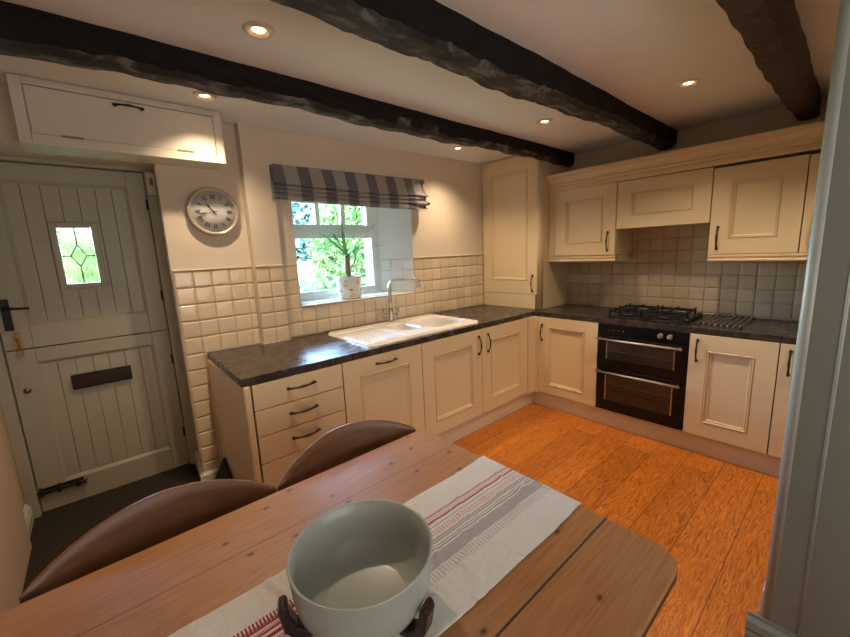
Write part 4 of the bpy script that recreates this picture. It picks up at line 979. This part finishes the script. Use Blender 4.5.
# ------------------------------------------------------------ doormat floor
m_ = MB().box(-4.061, -3.148, -.75, .165, .0005, .010).box(-4.061, -3.262, .165, .24, .0005, .010).box(-4.076, -3.245, .24, .632, .0005, .010).box(-3.148, -3.137, -.62, .15, .0005, .010)
tag(obj('entrance_mat', m_, wicker), 'dark brown coir matting on the floor in front of the door', 'mat')

m_ = MB().add([(-3.205, .150, .011), (-3.133, .150, .011), (-3.133, -.335, .011), (-3.18, -.335, .011), (-3.134, .010, .238), (-3.150, .010, .236)],
    [(0, 3, 2, 1), (0, 1, 4, 5), (1, 2, 4), (2, 3, 5, 4), (3, 0, 5)])
tag(obj('floor_wedge', m_, mat('black_rubber', (.012, .010, .009), .8, noise=(30, .3)), bev=.003), 'small black triangular wedge on the floor against the side of the drawer cabinet', 'wedge')
# ------------------------------------------------------------ garden
tag(obj('lawn', MB().box(-12, 8, .86, 22, -.35, -.25), lawn), 'green lawn outside the kitchen window', 'lawn', kind='stuff')
def bush(name, label, cat, c, r, n, m, size, seed, box=False, blossom=None):
    rnd = random.Random(seed); mb = MB()
    for _ in range(n):
        if box: p = Vector((c[0] + rnd.uniform(-r[0], r[0]), c[1] + rnd.uniform(-r[1], r[1]), c[2] + rnd.uniform(-r[2], r[2]) + .12 * math.sin(c[0] + _ * .01)))
        else:
            while True:
                q = Vector((rnd.uniform(-1, 1), rnd.uniform(-1, 1), rnd.uniform(-1, 1)))
                if .55 < q.length < 1: break
            k = 1 + .18 * math.sin(q.x * 7 + seed) * math.sin(q.z * 6 + q.y * 5)
            p = Vector((c[0] + q.x * r[0] * k, c[1] + q.y * r[1] * k, c[2] + q.z * r[2] * k))
        p.z = max(p.z, -.248 + size * 1.35)
        s = size * rnd.uniform(.6, 1.3); a = Vector((rnd.gauss(0, 1), rnd.gauss(0, 1), rnd.gauss(0, 1))).normalized(); b_ = a.orthogonal().normalized(); d = (b_ * math.cos(rnd.uniform(0, 6)) + a.cross(b_) * math.sin(rnd.uniform(0, 6))).normalized(); e = a.cross(d).normalized()
        mb.add([p - d * s, p + e * s * .4 - d * s * .2, p + d * s, p - e * s * .4 - d * s * .2], [(0, 1, 2, 3)])
    t = thing(name, label, cat, (c[0], c[1], -.25)); obj('foliage', mb, m, t, fix=False)
    obj('stem', MB().tube([(c[0], c[1], -.2495), (c[0] + .03, c[1], max(.1, c[2] - r[2] * .3))], .03, 8), barkm, t); return t
bush('shrub', 'bright green climbing shrub close outside the right side of the window', 'shrub', (-.45, 2.6, 1.35), (.75, .5, 1.5), 9000, leaf_g, .055, 1)
bush('shrub', 'low green shrub outside below the left side of the window', 'shrub', (-.6, 3.9, .40), (.95, .42, .66), 5000, leaf_b, .055, 2)
bush('flowering_shrub', 'pale pink flowering shrub outside beyond the low green one', 'shrub', (.25, 5.2, .80), (.85, .45, .66), 6000, leaf_p, .055, 3)
leaf_c = m_leaf('blue_leaves', (.03, .07, .07), (.12, .21, .23))
bush('tree', 'blue-green tree far outside beyond the flowers', 'tree', (2.6, 9.6, 2.3), (3.2, 1.0, 2.5), 15000, leaf_c, .17, 4)
bush('tree', 'light green tree outside seen through the upper window lights', 'tree', (2.6, 7.2, 2.1), (1.5, .8, 2.35), 12000, leaf_g, .11, 5)
bush('hedge', 'yellow-green hedge outside seen through the door pane', 'hedge', (-3.8, 3.6, .95), (.75, .45, 1.15), 7000, leaf_g, .07, 6)
